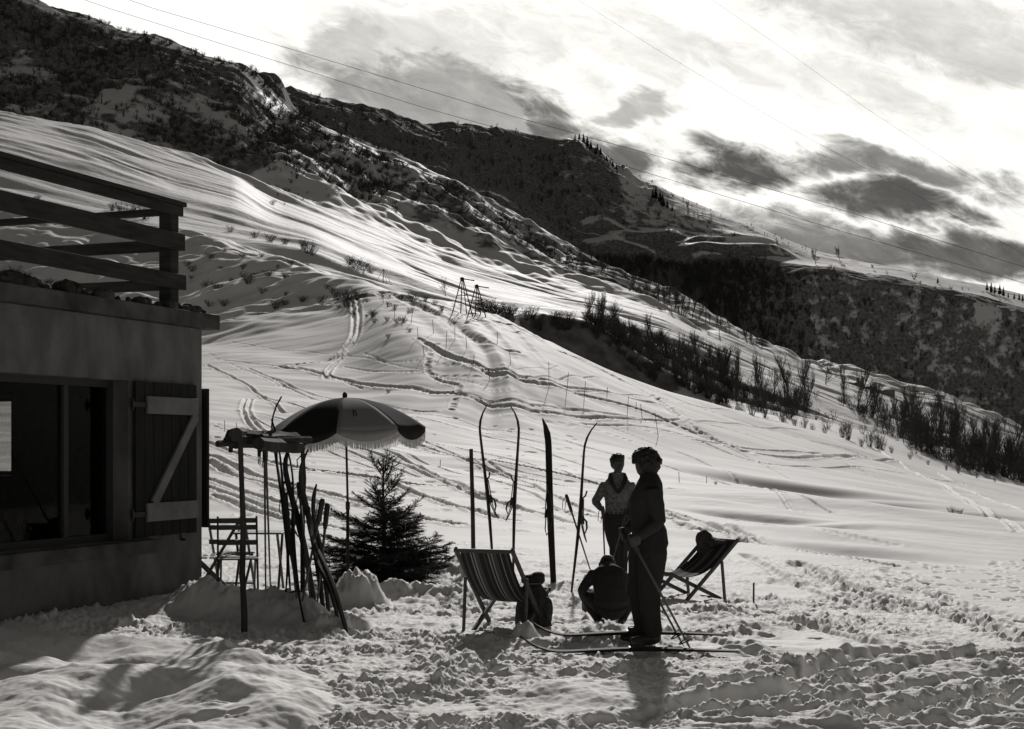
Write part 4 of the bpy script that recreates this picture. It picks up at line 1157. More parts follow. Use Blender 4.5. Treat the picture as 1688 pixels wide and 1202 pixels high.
for g in range(NG):
    m.tube([can(.02, g + 1e-4) + Vector((0, 0, -.012)), can(.35, g + 1e-4) + Vector((0, 0, -.012)), can(.7, g + 1e-4) + Vector((0, 0, -.012)), can(1.0, g + 1e-4) + Vector((0, 0, -.012))], .006, 6)
    m.tube([can(.5, g + 1e-4) + Vector((0, 0, -.015)), Vector((apex.x * .8, 0, apex.z - .42))], .005, 6)
m.build('rib_frame', M['iron'], par)
m = MB()   # small dark hooked mark printed on the pale front panel
pm = can(.70, 0.36); n0 = (pm - (apex + Vector((0, 0, -.8)))).normalized()
mk = lambda a, b_: can(.70 + b_, 0.36 + a) + n0 * .006
m.tube([mk(-.035, .07), mk(-.035, -.03), mk(-.02, -.065), mk(.01, -.07), mk(.03, -.04), mk(.03, .05)], .0065, 6); m.build('printed_mark', M['canvas_dark'], par)

# ------------------------------------------------------------------ the rough ski rack
rk0, rk1 = gp(404, 1046), gp(497, 1024)
rack = empty('ski_rack', rk0, 'rough timber ski rack of posts under a ragged log top', 'ski rack')
def part_bar(name, a, b_, r0, r1, parent, mt, n=7, wob=.012, seg=5, seed=0):
    r_ = random.Random(seed); a, b_ = Vector(a), Vector(b_); P, Rr = [], []
    for i in range(seg + 1):
        k = i / seg; P.append(a.lerp(b_, k) + Vector((r_.uniform(-wob, wob), r_.uniform(-wob, wob), r_.uniform(-wob, wob) * .4))); Rr.append((r0 * (1 - k) + r1 * k) * r_.uniform(.9, 1.1))
    m = MB(); m.tube(P, Rr, n); return m.build(name, mt, parent)
t0 = pt(398, 725, rk0.y) - rk0; t1 = pt(500, 730, rk1.y) - rk0
part_bar('post', (0, 0, -.25), t0, .029, .025, rack, M['oldwood'], seed=1); part_bar('post', rk1 - rk0 - UPZ * .2, t1, .027, .022, rack, M['oldwood'], seed=2)
yr = (rk0.y + rk1.y) / 2
lg = [((357, 732), (513, 724), .022, .026), ((382, 720), (488, 724), .058, .05), ((384, 725), (470, 731), .058, .055), ((425, 732), (490, 737), .05, .05), ((372, 727), (500, 730), .03, .03), ((430, 722), (487, 722), .03, .03), ((388, 716), (410, 718), .05, .045)]
for i, (a, b_, r0, r1) in enumerate(lg):
    pa = pt(*a, rk0.y + (.1 if i % 2 else -.04) + .08 * (i % 3)) - rk0; pb2 = pt(*b_, rk1.y - .1 + .07 * (i % 3)) - rk0
    part_bar('log', pa, pb2, r0 * 1.3, r1 * 1.35, rack, M['oldwood'], seed=20 + i, wob=.01, seg=6)
for i, (u_, v0_, v1_, w_) in enumerate(((380, 727, 746, .022), (427, 735, 753, .018), (399, 715, 733, .03), (444, 714, 735, .03))):
    part_bar('stub', pt(u_, v0_, yr - .1) - rk0, pt(u_, v1_, yr - .1) - rk0, w_, w_ * .9, rack, M['oldwood'], seed=40 + i, seg=2, wob=.003)
m = MB(); q = pt(503, 738, rk1.y - .05) - rk0; s_ = F / rk1.y
m.tube([q, q + Vector((-7 / s_, -.02, -14 / s_)), q + Vector((-13 / s_, -.02, -20 / s_)), q + Vector((-12 / s_, -.02, -30 / s_))], .006, 5); m.build('cord', M['leather'], rack)
def leaning(a_uv, b_uv, Ya, Yb, curl, label, bind=False, **kw):
    a, b_ = pt(*a_uv, Ya), pt(*b_uv, Yb); a.z = gz(a.x, a.y) - .03
    ax = b_ - a
    return make_ski('ski', a, ax, curl, ax.length, label, 'skis and poles leaning on the rack', bind, **kw)
leaning((479, 985), (441, 655), 14.6, 14.2, (1, .12, 0), 'ski whose tip curls up highest above the rack top', True)
leaning((520, 1000), (459, 730), 14.5, 13.9, (1, -.3, 0), 'ski leaning left from the snow heap to the rack edge')
leaning((533, 1012), (486, 742), 14.2, 13.8, (1, -.25, 0), 'ski leaning under the middle of the rack top')
leaning((503, 1030), (454, 690), 13.7, 13.9, (-1, -.2, 0), 'ski with its squared end poking up left of the parasol', tip_h=.03)
leaning((571, 1036), (497, 842), 13.3, 13.9, (1, -.35, 0), 'ski leaning far over right of the bundle, foot outermost', tip_h=.08)
leaning((556, 1020), (504, 880), 13.5, 13.9, (1, -.3, 0), 'short ski leaning inside the one with the outermost foot', tip_h=.1)
leaning((470, 1000), (466, 790), 14.3, 14.3, (.9, .1, 0), 'ski whose curved tip turns right below the rack top', tip_h=.10)
leaning((487, 1008), (449, 722), 14.4, 14.0, (1, .1, 0), 'ski set close behind the log top, left of the squared ski end', tip_h=.05)
leaning((541, 1008), (508, 800), 14.1, 14.2, (1, -.2, 0), 'short ski with its tip below the right end of the rack top', tip_h=.08)
leaning((496, 1018), (481, 738), 14.0, 13.9, (-1, -.1, 0), 'nearly upright ski just left of the right rack post', tip_h=.04)
def stuck(a_uv, b_uv, Ya, Yb, label, **kw):
    a, b_ = pt(*a_uv, Ya), pt(*b_uv, Yb); a.z = gz(a.x, a.y) - .05
    make_pole('ski_pole', a, b_, label, 'skis and poles leaning on the rack', **kw)
stuck((438, 1000), (436, 735), 14.9, 14.2, 'straight ski pole hanging beside the left rack post', basket=False)
stuck((447, 946), (438, 735), 15.6, 14.6, 'thin ski pole with its basket left of the bundle')
stuck((497, 1030), (532, 822), 13.9, 13.9, 'ski pole with a thick grip rising right of the bundle', basket=False, r=.013, grip=.24)
stuck((522, 1020), (540, 830), 14.0, 14.1, 'ski pole with a thick grip, rightmost of the bundle', basket=False, r=.013, grip=.24)
stuck((490, 1020), (470, 812), 13.9, 14.0, 'ski pole standing in the thick of the bundle', r=.011)
stuck((512, 1025), (492, 795), 14.0, 14.2, 'ski pole leaning against the right rack post', basket=False, r=.012)

# ------------------------------------------------------------------ garden chairs and table behind the rack
def garden_chair(loc, rz, label):
    root = empty('garden_chair', loc, label, 'garden chair', 'folding garden chairs by the house corner', rz)
    w_ = .21
    m = MB()
    for i in range(5): m.bar((-w_, -.18 + .085 * i, .45), (w_, -.18 + .085 * i, .45), .06, .016)
    m.build('seat', M['garden'], root, bevel=.003)
    m = MB()
    for z in (.84, .765, .60): m.bar((-w_, .235 - (z - .45) * -.14, z), (w_, .235 - (z - .45) * -.14, z), .014, .055)
    m.build('backrest', M['garden'], root, bevel=.003)
    for s in (-1, 1):
        m = MB(); m.bar((s * w_, .30, .88), (s * w_, -.22, -.02), .022, .028, up=(0, 1, 1)); m.build('leg', M['garden'], root)
        m = MB(); m.bar((s * (w_ - .03), -.20, .44), (s * (w_ - .03), .26, -.02), .022, .028, up=(0, 1, 1)); m.build('leg', M['garden'], root)
    m = MB(); m.bar((-w_, -.16, .09), (w_, -.16, .09), .014, .022); m.build('stretcher', M['garden'], root)
    m = MB(); m.bar((-w_ + .03, .18, .07), (w_ - .03, .18, .07), .014, .022); m.build('stretcher', M['garden'], root)
    return root
ga = gp(392, 972)
garden_chair(Vector((pt(384, 900, 16.9).x, 16.9, gz(-3.2, 16.9) + .02)), math.radians(176), 'slatted folding chair with its back towards the far snow, by the house')
garden_chair(Vector((pt(392, 900, 15.75).x, 15.75, gz(-2.96, 15.75) - .03)), math.radians(12), 'slatted folding chair nearest the left rack post')
tb_ = Vector((pt(428, 900, 17.2).x, 17.2, gz(pt(428, 900, 17.2).x, 17.2)))
tab_ = empty('garden_table', tb_, 'small folding garden table behind the rack posts', 'garden table')
m = MB()
for i in range(6): m.bar((-.30, -.22 + .088 * i, .67), (.30, -.22 + .088 * i, .67), .08, .02)
m.build('table_top', M['garden'], tab_, bevel=.004)
for s in (-1, 1):
    for q_ in (-1, 1):
        m = MB(); m.bar((s * .24, q_ * .2, .66), (s * .25, -q_ * .2, -.02), .026, .026, up=(0, 1, 1)); m.build('leg', M['garden'], tab_)
garden_chair(Vector((pt(352, 900, 16.35).x, 16.35, gz(-3.3, 16.35) - .02)), math.radians(-80), 'slatted folding chair half hidden against the house corner')

# ------------------------------------------------------------------ the young spruce
spb = gp(632, 962)
spr = empty('spruce', spb, 'young spruce tree with spreading boughs under the parasol', 'tree')
def spruce(root, H, Rm, seed, nwh=11, mt=None):
    r_ = random.Random(seed)
    m = MB(); m.tube([(0, 0, -.15), (.01, 0, H * .4), (-.005, 0, H * .75), (.0, 0, H)], [.035, .026, .015, .006], 8); m.build('trunk', M['bark'], root, smooth=True)
    tw, nd = MB(), MB(); root_pts = []
    def needles(p0, p1, L):
        d = (p1 - p0); n = max(2, int(d.length / .0032)); d.normalize()
        for i in range(n):
            p = p0.lerp(p1, (i + r_.random()) / n)
            rv = Vector((r_.gauss(0, 1), r_.gauss(0, 1), r_.gauss(.25, 1))); rv = (rv - d * rv.dot(d)).normalized()
            e = p + (rv * .85 + d * .55).normalized() * L * r_.uniform(.7, 1.15); s = d.cross(rv) * .0021
            nd.v += [tuple(p - s), tuple(p + s), tuple(e)]; b = len(nd.v) - 3; nd.f.append((b, b + 1, b + 2)); nd.m.append(0)
    WH = [(.04, .80, .06, 11), (.10, .88, .08, 11), (.17, .90, .10, 12), (.25, .88, .12, 12), (.33, .82, .15, 11), (.42, .76, .18, 10), (.51, .68, .22, 10), (.60, .60, .28, 9), (.70, .50, .36, 8), (.78, .50, .42, 8), (.87, .46, .52, 7), (.95, .42, .62, 6), (1.03, .44, .76, 4), (1.15, .46, .90, 4), (1.27, .34, 1.0, 4), (1.38, .20, 1.05, 3)]
    for wz, L0, e0, nb in WH:
        off = r_.uniform(0, 6.28); fr = wz / H; L0 = L0 * Rm / .72
        for b in range(nb):
            if r_.random() < .2 and wz > .3: continue
            az = off + 2 * math.pi * b / nb + r_.uniform(-.45, .45); L = L0 * r_.choice((.45, .7, .9, 1.0, 1.15, 1.3)) * r_.uniform(.9, 1.1); z = wz + r_.uniform(-.06, .06)
            el0 = e0 + r_.uniform(-.22, .16)
            P = [Vector((0, 0, z))]; nseg = 6
            for k in range(nseg):
                e = el0 - .30 * math.sin(math.pi * k / nseg) * (1 - fr) + (.30 * k / nseg)
                P.append(P[-1] + Vector((math.cos(az + .05 * k) * math.cos(e), math.sin(az + .05 * k) * math.cos(e), math.sin(e))) * (L / nseg))
            root_pts.append((P[3], P[5]))
            tw.tube(P, [.009 * (1 - fr * .5) * (1 - .8 * i / nseg) + .0015 for i in range(nseg + 1)], 4)
            for k in range(nseg):
                if k > 0 or L < .3: needles(P[k], P[k + 1], .019)
                if k > 0:
                    for s in (-1, 1):
                        for rep in range(5 if fr < .5 else 2):
                            q = P[k].lerp(P[k + 1], r_.random()); d = (P[k + 1] - P[k]).normalized()
                            sd_ = d.cross(UPZ).normalized() * s
                            ln = (L - L * k / nseg) * r_.uniform(.28, .55) + .025
                            e = q + (d * .8 + sd_ * .75 + UPZ * r_.uniform(-.35, .25)).normalized() * ln
                            tw.tube([q, e], [.003, .0012], 3, cap=False); needles(q, e, .019)
                            if ln > .10:
                                for s2 in (-1, 1):
                                    q2 = q.lerp(e, r_.uniform(.35, .6)); e2 = q2 + ((e - q).normalized() * .8 + (e - q).normalized().cross(UPZ) * s2 * .7).normalized() * ln * .45
                                    needles(q2, e2, .017)
    needles(Vector((0, 0, H * .86)), Vector((0, 0, H)), .016)
    tw.build('bough', M['bark'], root); c = nd.build('crown', M['needle'], root)
    return root_pts
SPB = spruce(spr, 1.56, .70, 5)
m = MB(); rr = random.Random(2)
for p3, p5 in SPB:
    if p5.z > 1.0 or rr.random() < .45: continue
    c_ = p3.lerp(p5, rr.uniform(.2, 1)) + UPZ * .022; n_b = rr.randint(2, 4)
    for j in range(n_b):
        m.ball(c_ + Vector((rr.uniform(-.05, .05), rr.uniform(-.05, .05), rr.uniform(-.008, .012))), (rr.uniform(.025, .05), rr.uniform(.025, .05), rr.uniform(.014, .024)), 8, 6)
tag(m.build('snow_patch', M['snow'], spr, smooth=True), kind='stuff')

# ------------------------------------------------------------------ leafless trees and brushwood
def bare_tree(H, spread, seed, nl=9, levels=3, lean=0.0, low=.25, tw=.012, dens=5):
    r_ = random.Random(seed); m = MB()
    def grow(p, d, L, r, lev):
        n = 3 if lev < 2 else 2; P = [p]; dd = d.copy()
        for i in range(n):
            dd = (dd + Vector((r_.gauss(0, .13), r_.gauss(0, .13), r_.gauss(.05, .09)))).normalized(); P.append(P[-1] + dd * (L / n))
        m.tube(P, [r * (1 - .65 * i / n) for i in range(n + 1)], 5 if lev == 0 else 3, cap=False)
        if lev >= levels: return
        k = nl if lev == 0 else dens
        for i in range(k):
            f_ = low + (1 - low) * (i + r_.random()) / k if lev == 0 else r_.uniform(.25, 1)
            f_ = min(f_, .99); seg = min(int(f_ * n), n - 1); q = P[seg].lerp(P[seg + 1], f_ * n - seg)
            az = r_.uniform(0, 6.28); up = r_.uniform(.5, 1.3)
            side = Vector((math.cos(az), math.sin(az), 0)); nd = (dd * (.55 * up) + side * spread + UPZ * .35).normalized()
            grow(q, nd, L * r_.uniform(.38, .62) * (1.1 - .4 * f_ if lev == 0 else 1), max(tw, r * .45), lev + 1)
    grow(Vector((0, 0, -.4)), Vector((lean, 0, 1)).normalized(), H * .8, H * .018 + .02, 0)
    me = m.mesh('bare_tree'); me.materials.append(M['twig'])
    return me
def bush_mesh(H, Wd, seed, n=26, r=.012, sub=4):
    r_ = random.Random(seed); m = MB()
    for i in range(n):
        az = r_.uniform(0, 6.28); t = r_.random() ** .7 * Wd; d = Vector((math.cos(az) * t, math.sin(az) * t, H * r_.uniform(.6, 1.1)))
        p0 = Vector((math.cos(az) * t * .25, math.sin(az) * t * .25, -.1)); mid = p0 + d * .5 + Vector((r_.gauss(0, .06), r_.gauss(0, .06), 0)) * H; e = p0 + d
        m.tube([p0, mid, e], [r, r * .75, r * .35], 3, cap=False)
        for k in range(sub):
            q = mid.lerp(e, r_.random()); g_ = q + Vector((r_.gauss(0, .28), r_.gauss(0, .28), r_.uniform(.1, .4))) * H * .6
            m.tube([q, g_], [r * .55, r * .25], 3, cap=False)
    me = m.mesh('bush'); me.materials.append(M['brush']); return me
def conifer_mesh(H, Wd, seed):
    r_ = random.Random(seed); m = MB(); m.tube([(0, 0, -.5), (0, 0, H)], [H * .02, .02], 5)
    n = int(H * 26)
    for i in range(n):
        f_ = r_.random() ** .8; z = H * (.12 + .86 * f_); L = Wd * (1 - f_) ** .8 * r_.uniform(.5, 1.1) + .1; az = r_.uniform(0, 6.28)
        d = Vector((math.cos(az), math.sin(az), r_.uniform(-.45, .1))).normalized(); s = d.cross(UPZ).normalized() * L * .22
        p = Vector((0, 0, z)); e = p + d * L
        m.add([p, p.lerp(e, .55) + s, e, p.lerp(e, .55) - s, p.lerp(e, .5) - UPZ * L * .25], [(0, 1, 2, 3), (0, 4, 2)])
    me = m.mesh('conifer'); me.materials.append(M['conifer']); return me
TREES = [bare_tree(8.5, .55, 1, 12, 3, 0, .25, .015, 6), bare_tree(9.5, .45, 2, 13, 3, .05, .3, .015, 6), bare_tree(7.5, .7, 3, 11, 3, -.05, .22, .015, 6), bare_tree(10, .4, 4, 14, 3, 0, .3, .015, 6), bare_tree(6.5, .8, 5, 11, 3, .08, .2, .015, 6)]
TALL = [bare_tree(9.5, .28, 6, 14, 3, .03, .25, .014, 5), bare_tree(8.5, .33, 7, 12, 3, -.04, .2, .014, 5), bare_tree(10.5, .25, 8, 15, 3, .0, .3, .014, 5)]
BUSH = [bush_mesh(1.0, .6, i, 30, .016, 5) for i in range(4)]
CONI = [conifer_mesh(11, 2.6, i) for i in range(3)]
def put(me, name, loc, s, label, cat, group, rz=None, sx=1.0):
    o = bpy.data.objects.new(name, me); COL.objects.link(o)
    o.location = loc; o.rotation_euler = (0, 0, random.uniform(0, 6.28) if rz is None else rz); o.scale = (s * sx, s * sx, s)
    return tag(o, label, cat, group)
def line(u, pts): return float(np.interp(u, [p[0] for p in pts], [p[1] for p in pts]))
rg = random.Random(21)
STRIPS = [[(950,515),(1050,538),(1150,576),(1230,612),(1330,642),(1350,684),(1280,692),(1190,658),(1100,614),(1000,552)],
          [(1372,640),(1450,676),(1560,722),(1688,764),(1700,804),(1600,778),(1500,738),(1440,706),(1390,672)]]
def inside(u, v):
    for P in STRIPS:
        c = False; j = len(P) - 1
        for i in range(len(P)):
            if (P[i][1] > v) != (P[j][1] > v) and u < (P[j][0] - P[i][0]) * (v - P[i][1]) / (P[j][1] - P[i][1]) + P[i][0]: c = not c
            j = i
        if c: return True
    return False
# dense leafless wood in the ravine between the two snow fields
G1 = ('leafless tree in the thick wood of the ravine', 'tree', 'leafless trees in the ravine')
low = [(940, 528), (1000, 552), (1060, 590), (1100, 615), (1190, 655), (1250, 680), (1400, 716), (1550, 765), (1688, 797)]
upp = [(940, 512), (1000, 526), (1100, 556), (1200, 592), (1300, 622), (1380, 636), (1450, 664), (1550, 690), (1620, 716), (1688, 735)]
n_ = 0
while n_ < 275:
    u = rg.uniform(960, 1700) if n_ % 3 else rg.uniform(1390, 1700); a, b = line(u, upp), line(u, low)
    k = rg.random() ** .75
    v = a + (b - a) * k
    # two snowy gaps in the wood
    if 1200 < u < 1370 and v < 640 + (u - 1200) * .12: continue
    if 1330 < u < 1480 and k > .45 and rg.random() < .75: continue
    if u < 1180 and k < .3: continue
    if not inside(u, v) and rg.random() > .12: continue
    x, y = at(u, v, float(np.interp(u, UU, YA)) + 12)
    if y > 330: continue
    hp = rg.uniform(30, 66) * (1 if u > 1100 else .72)
    put(rg.choice(TALL + TREES), 'leafless_tree', (x, y, gz(x, y)), hp / F * y / 9.0, *G1, sx=rg.uniform(.75, 1.05)); n_ += 1
# trees and bushes along the dark bank below it
G2 = ('leafless bush on the shaded bank of the ravine', 'bush', 'bushes on the shaded bank')
for i in range(70):
    u = rg.uniform(800, 1200); k = rg.random()
    v = line(u, [(780, 505), (850, 522), (900, 521), (960, 528), (1000, 548), (1060, 592), (1190, 660)]) + rg.uniform(-3, 26) * (1 if u < 1080 else .5)
    x, y = at(u, v, float(np.interp(u, UU, YA)) + 14)
    if y > 300: continue
    put(rg.choice(BUSH), 'leafless_bush', (x, y, gz(x, y)), rg.uniform(10, 22) / F * y, *G2, sx=rg.uniform(.8, 1.4))
# slender trees along the lower crest of the spur
G3 = ('leafless tree in the row along the lower spur crest', 'tree', 'leafless trees along the spur crest')
for i in range(64):
    u = rg.uniform(1040, 1260) if i < 52 else rg.uniform(880, 1040)
    v = float(np.interp(u, UU, V12)) + rg.uniform(-1, 16)
    x, y = at(u, v, 380)
    hp = rg.uniform(22, 58) * (1 if 1060 < u < 1160 else .55)
    put(rg.choice(TALL + TREES), 'leafless_tree', (x, y, gz(x, y)), hp / F * y / 9.0, *G3, sx=rg.uniform(.7, 1.1))
# single trees one can tell apart
def single(u, v, hp, me, label, name='leafless_tree', cat='tree', ymin=0, sx=1.0):
    x, y = at(u, v, ymin); put(me, name, (x, y, gz(x, y)), hp / F * y / 9.0, label, cat, None, sx=sx)
single(1361, 634, 46, bare_tree(9, .95, 31, 13, 3, 0, .03, .03, 6), 'wide bushy leafless tree left of the ruin', ymin=200)
single(1547, 672, 60, bare_tree(9, .9, 32, 12, 3, .1, .12, .03, 6), 'forked leafless tree on the snow right of the ruin', ymin=200)
single(1512, 668, 30, bare_tree(9, .9, 33, 12, 3, -.1, .12, .03, 6), 'small leafless tree between the ruin and the forked tree', ymin=200)
single(1345, 436, 26, bare_tree(9, .8, 34, 12, 3, 0, .1, .05, 6), 'round bare tree on the snowy far shoulder', ymin=850)
single(1384, 430, 22, bare_tree(9, .5, 35, 12, 3, 0, .2, .05, 6), 'lone thin tree on the far skyline', ymin=850, sx=.8)
single(1440, 446, 9, bare_tree(9, .6, 36, 12, 3, 0, .2, .05, 6), 'tiny tree on the far snowy skyline', ymin=850)
single(632, 500, 20, bare_tree(9, .7, 37, 10, 3, 0, .1, .02, 5), 'scrubby tree beside the topmost lift trestle', sx=1.2)
single(735, 492, 34, bare_tree(9, .7, 38, 12, 3, 0, .08, .014, 6), 'leafless sapling left of the twin lift trestles', sx=.8)
G3b = ('knobbly pollard tree in the line at the right edge', 'tree', 'pollard trees at the right')
for u, v, h in ((1562, 700, 40), (1577, 706, 44), (1590, 712, 46), (1604, 718, 50), (1622, 722, 42), (1640, 726, 40), (1655, 722, 36), (1578, 690, 36)):
    x, y = at(u, v, 160); put(TREES[(u) % 5], 'pollard_tree', (x, y, gz(x, y)), h / F * y / 9.0, *G3b, sx=.7)
# saplings at the edge of the near field
G4 = ('leafless sapling on the edge of the near snow field', 'sapling', 'saplings along the field edge')
for u, v, h in ((1388, 722, 26), (1398, 726, 34), (1434, 738, 30), (1447, 740, 34), (1455, 742, 22), (1240, 686, 30), (1260, 690, 22), (1290, 690, 26), (1310, 696, 18), (1420, 736, 16), (1470, 746, 14), (1500, 757, 12), (1340, 706, 14), (1530, 765, 10), (1560, 776, 12), (1580, 782, 16), (1610, 790, 12), (1640, 795, 10), (1325, 702, 20), (1360, 712, 16)):
    x, y = at(u, v - 1.5); y = min(y, float(np.interp(u, UU, YA)) + 3); x = (u - CU) / F * y
    put(rg.choice(BUSH), 'sapling', (x, y, gz(x, y)), h / F * y, *G4, sx=.55)
# bushes on the near knolls
G5 = ('low leafless bush on the snowy knolls behind the house', 'bush', 'bushes on the knolls')
spots = [(508, 428, 22), (500, 424, 16), (515, 430, 14), (585, 452, 22), (597, 455, 18), (610, 458, 12), (575, 447, 10), (400, 440, 10), (420, 395, 12), (445, 405, 14), (470, 410, 12), (380, 385, 10), (340, 470, 16), (360, 480, 14), (410, 478, 20), (455, 500, 18), (470, 496, 10), (530, 490, 12),
         (560, 492, 18), (575, 494, 22), (590, 490, 16), (600, 488, 12), (640, 505, 10), (650, 510, 9), (680, 498, 14), (700, 500, 12), (716, 505, 10), (790, 512, 22), (803, 516, 26), (815, 520, 22), (826, 522, 16), (843, 520, 14), (778, 506, 14), (430, 518, 10), (345, 505, 12), (470, 466, 12), (640, 560, 8), (655, 535, 9),
         (200, 350, 18), (222, 358, 22), (240, 362, 18), (185, 345, 14), (60, 330, 10), (20, 450, 20), (40, 462, 16), (75, 470, 14), (700, 510, 14), (728, 514, 12), (480, 440, 10), (430, 430, 9), (660, 492, 10), (370, 500, 12), (1570, 842, 14), (1582, 845, 10), (640, 645, 6), (1180, 808, 5)]
for u, v, h in spots:
    p = at(u, v); put(rg.choice(BUSH), 'leafless_bush', (*p, gz(*p)), h / F * p[1], *G5, sx=rg.uniform(.9, 1.5))
for i in range(46):
    u = rg.uniform(300, 680); v = line(u, [(300, 400), (520, 450), (680, 500)]) + rg.uniform(0, 60); p = at(u, v)
    put(rg.choice(BUSH), 'leafless_bush', (*p, gz(*p)), rg.uniform(5, 12) / F * p[1], *G5, sx=rg.uniform(.9, 1.5))
# brush on the spur and the hillside: the large ones one by one, the rest as one mass
G6 = ('dark bush among the scrub of the upper spur', 'bush', 'bushes on the upper spur')
def scatter(n, fn, seed, big):
    r_ = random.Random(seed); out = []
    while len(out) < n:
        q = fn(r_)
        if q: out.append(q)
    return out
def stuff(name, pts, meshes, seed, kindlabel=None):
    r_ = random.Random(seed); V, Fc = [], []; base = 0; arrs = []
    for me in meshes:
        co = np.empty(len(me.vertices) * 3); me.vertices.foreach_get('co', co); arrs.append((co.reshape(-1, 3), [tuple(p.vertices) for p in me.polygons]))
    for x, y, s in pts:
        co, fs = r_.choice(arrs); a = r_.uniform(0, 6.28); c, si = math.cos(a), math.sin(a); k = s * r_.uniform(.8, 1.4)
        q = np.empty_like(co); q[:, 0] = (co[:, 0] * c - co[:, 1] * si) * k + x; q[:, 1] = (co[:, 0] * si + co[:, 1] * c) * k + y; q[:, 2] = co[:, 2] * s + gz_fast(x, y)
        V.append(q); Fc += [tuple(i + base for i in f_) for f_ in fs]; base += len(co)
    me = bpy.data.meshes.new(name); me.from_pydata(np.concatenate(V).tolist(), [], Fc); me.materials.append(M['brush'])
    o = bpy.data.objects.new(name, me); COL.objects.link(o); o['kind'] = 'stuff'
    return o
def spur(r_):
    u = r_.uniform(440, 1080); vt = float(np.interp(u, UU, V12)); v = vt + r_.expovariate(1 / (34 if u > 560 else 70)) + 1
    vb = line(u, [(440, 340), (560, 330), (700, 360), (850, 402), (1000, 470), (1080, 505)])
    if v > vb: return None
    if r_.random() > .35 + .65 * (float(fbm(np.array([u / 60.]), np.array([v / 22.]), 2, 401)[0]) > -.05): return None
    x, y = at(u, v, 300)
    if y < 380 or y > 640: return None
    return x, y, r_.uniform(4, 10)
_gc = {}
def gz_many(P):
    X = np.array([p[0] for p in P]); Y = np.array([p[1] for p in P]); Z = detail(X, Y, base_z(X, Y))
    for p, z in zip(P, Z): _gc[(p[0], p[1])] = float(z)
def gz_fast(x, y): return _gc[(x, y)]
sp = scatter(230, spur, 31, True); gz_many(sp)
for x, y, h in sp: put(rg.choice(BUSH), 'scrub_bush', (x, y, gz_fast(x, y)), h / F * y, *G6, sx=rg.uniform(.9, 1.6))
TB0 = [bush_mesh(1.0, .8, 90 + i, 8, .05, 2) for i in range(4)]
sp2 = [(x, y, h * .62 / F * y) for x, y, h in scatter(1100, spur, 37, False)]; gz_many(sp2); stuff('spur_scrub', sp2, TB0, 9)
TB = [bush_mesh(1.0, .75, 50 + i, 9, .05, 2) for i in range(4)]
TB2 = [bush_mesh(1.0, .35, 60 + i, 7, .035, 3) for i in range(4)]
def hill(r_):
    u = r_.uniform(-60, 640); vt = float(np.interp(u, UU, V13 if u < 470 else V12)); vb = line(u, [(-60, 185), (0, 190), (150, 214), (330, 268), (430, 280), (480, 300), (640, 330)])
    v = r_.uniform(vt + 1, vb)
    x, y = at(u, v, 300)
    if y < 380: return None
    if float(fbm(np.array([x / 26.]), np.array([y / 22.]), 3, 201)[0]) < r_.uniform(-.8, .2): return None
    return x, y, r_.uniform(5, 11) / F * y
hs = scatter(2100, hill, 32, False); gz_many(hs); stuff('hillside_scrub', hs, TB + TB2, 5)
def mtn(r_):
    u = r_.uniform(480, 1720); vt = float(np.interp(u, UU, V17)); vb = float(np.interp(u, UU, V12)) + 3
    v = r_.uniform(vt + 2, vb)
    x, y = at(u, v, 830)
    if 960 < u < 1320 and 380 < v < 445 and r_.random() < .8: return None
    if u > 1020 and v < vt + 14 and r_.random() < .7: return None
    if float(fbm(np.array([x / 60.]), np.array([y / 50.]), 2, 411)[0]) < r_.uniform(-.9, .3): return None
    return x, y, (3 + 9 * r_.random() ** 2.2) / F * y
def hollow(r_):
    u = r_.gauss(1160, 75); vb = float(np.interp(u, UU, V12)) + 3; vt = line(u, [(950, 420), (1060, 425), (1130, 445), (1250, 432), (1350, 450)])
    if vt + 4 > vb: return None
    v = r_.uniform(vt, vb); x, y = at(u, v, 830); return x, y, r_.uniform(7, 15) / F * y
hw_ = scatter(1300, hollow, 35, False); gz_many(hw_); stuff('hollow_wood', hw_, TB2, 8)
ms_ = scatter(1200, mtn, 33, False); gz_many(ms_); stuff('mountain_wood', ms_, TB2, 6)
# conifers on the far shoulder and skyline
G7 = ('small dark conifer on the far mountain skyline', 'conifer', 'conifers on the far skyline')
for u, v, h in ((955, 243, 14), (962, 246, 18), (968, 250, 20), (974, 254, 16), (982, 262, 14), (990, 268, 16), (1000, 276, 12), (1010, 282, 14), (1016, 287, 12), (948, 240, 10), (985, 258, 12), (1081, 332, 26), (1088, 335, 22), (1092, 342, 26), (1076, 330, 18), (1100, 345, 16), (1108, 350, 12),
                (1627, 482, 16), (1634, 485, 20), (1640, 486, 16), (1648, 488, 20), (1654, 490, 18), (1662, 492, 10), (1672, 494, 12), (1680, 496, 14), (1686, 498, 14), (1546, 468, 12)):
    x, y = at(u, v, 850); put(rg.choice(CONI), 'conifer', (x, y, gz(x, y)), h / F * y / 11, *G7)
G8 = ('tiny bare tree on the far mountain crest', 'tree', 'bare trees on the far crest')
for i in range(90):
    u = rg.uniform(500, 960) if i < 45 else rg.uniform(1000, 1330); v = float(np.interp(u, UU, V17)) + rg.uniform(.5, 3 if u < 960 else 9); x, y = at(u, v, 850)
    put(rg.choice(TREES), 'crest_tree', (x, y, gz(x, y)), rg.uniform(4, 11) / F * y / 9, *G8)
for i in range(26):
    u = rg.uniform(120, 470); v = float(np.interp(u, UU, V13)) + rg.uniform(.5, 3); x, y = at(u, v, 400)
    put(rg.choice(BUSH), 'crest_bush', (x, y, gz(x, y)), rg.uniform(3, 9) / F * y, 'small bush on the upper left skyline', 'bush', 'bushes on the left skyline')

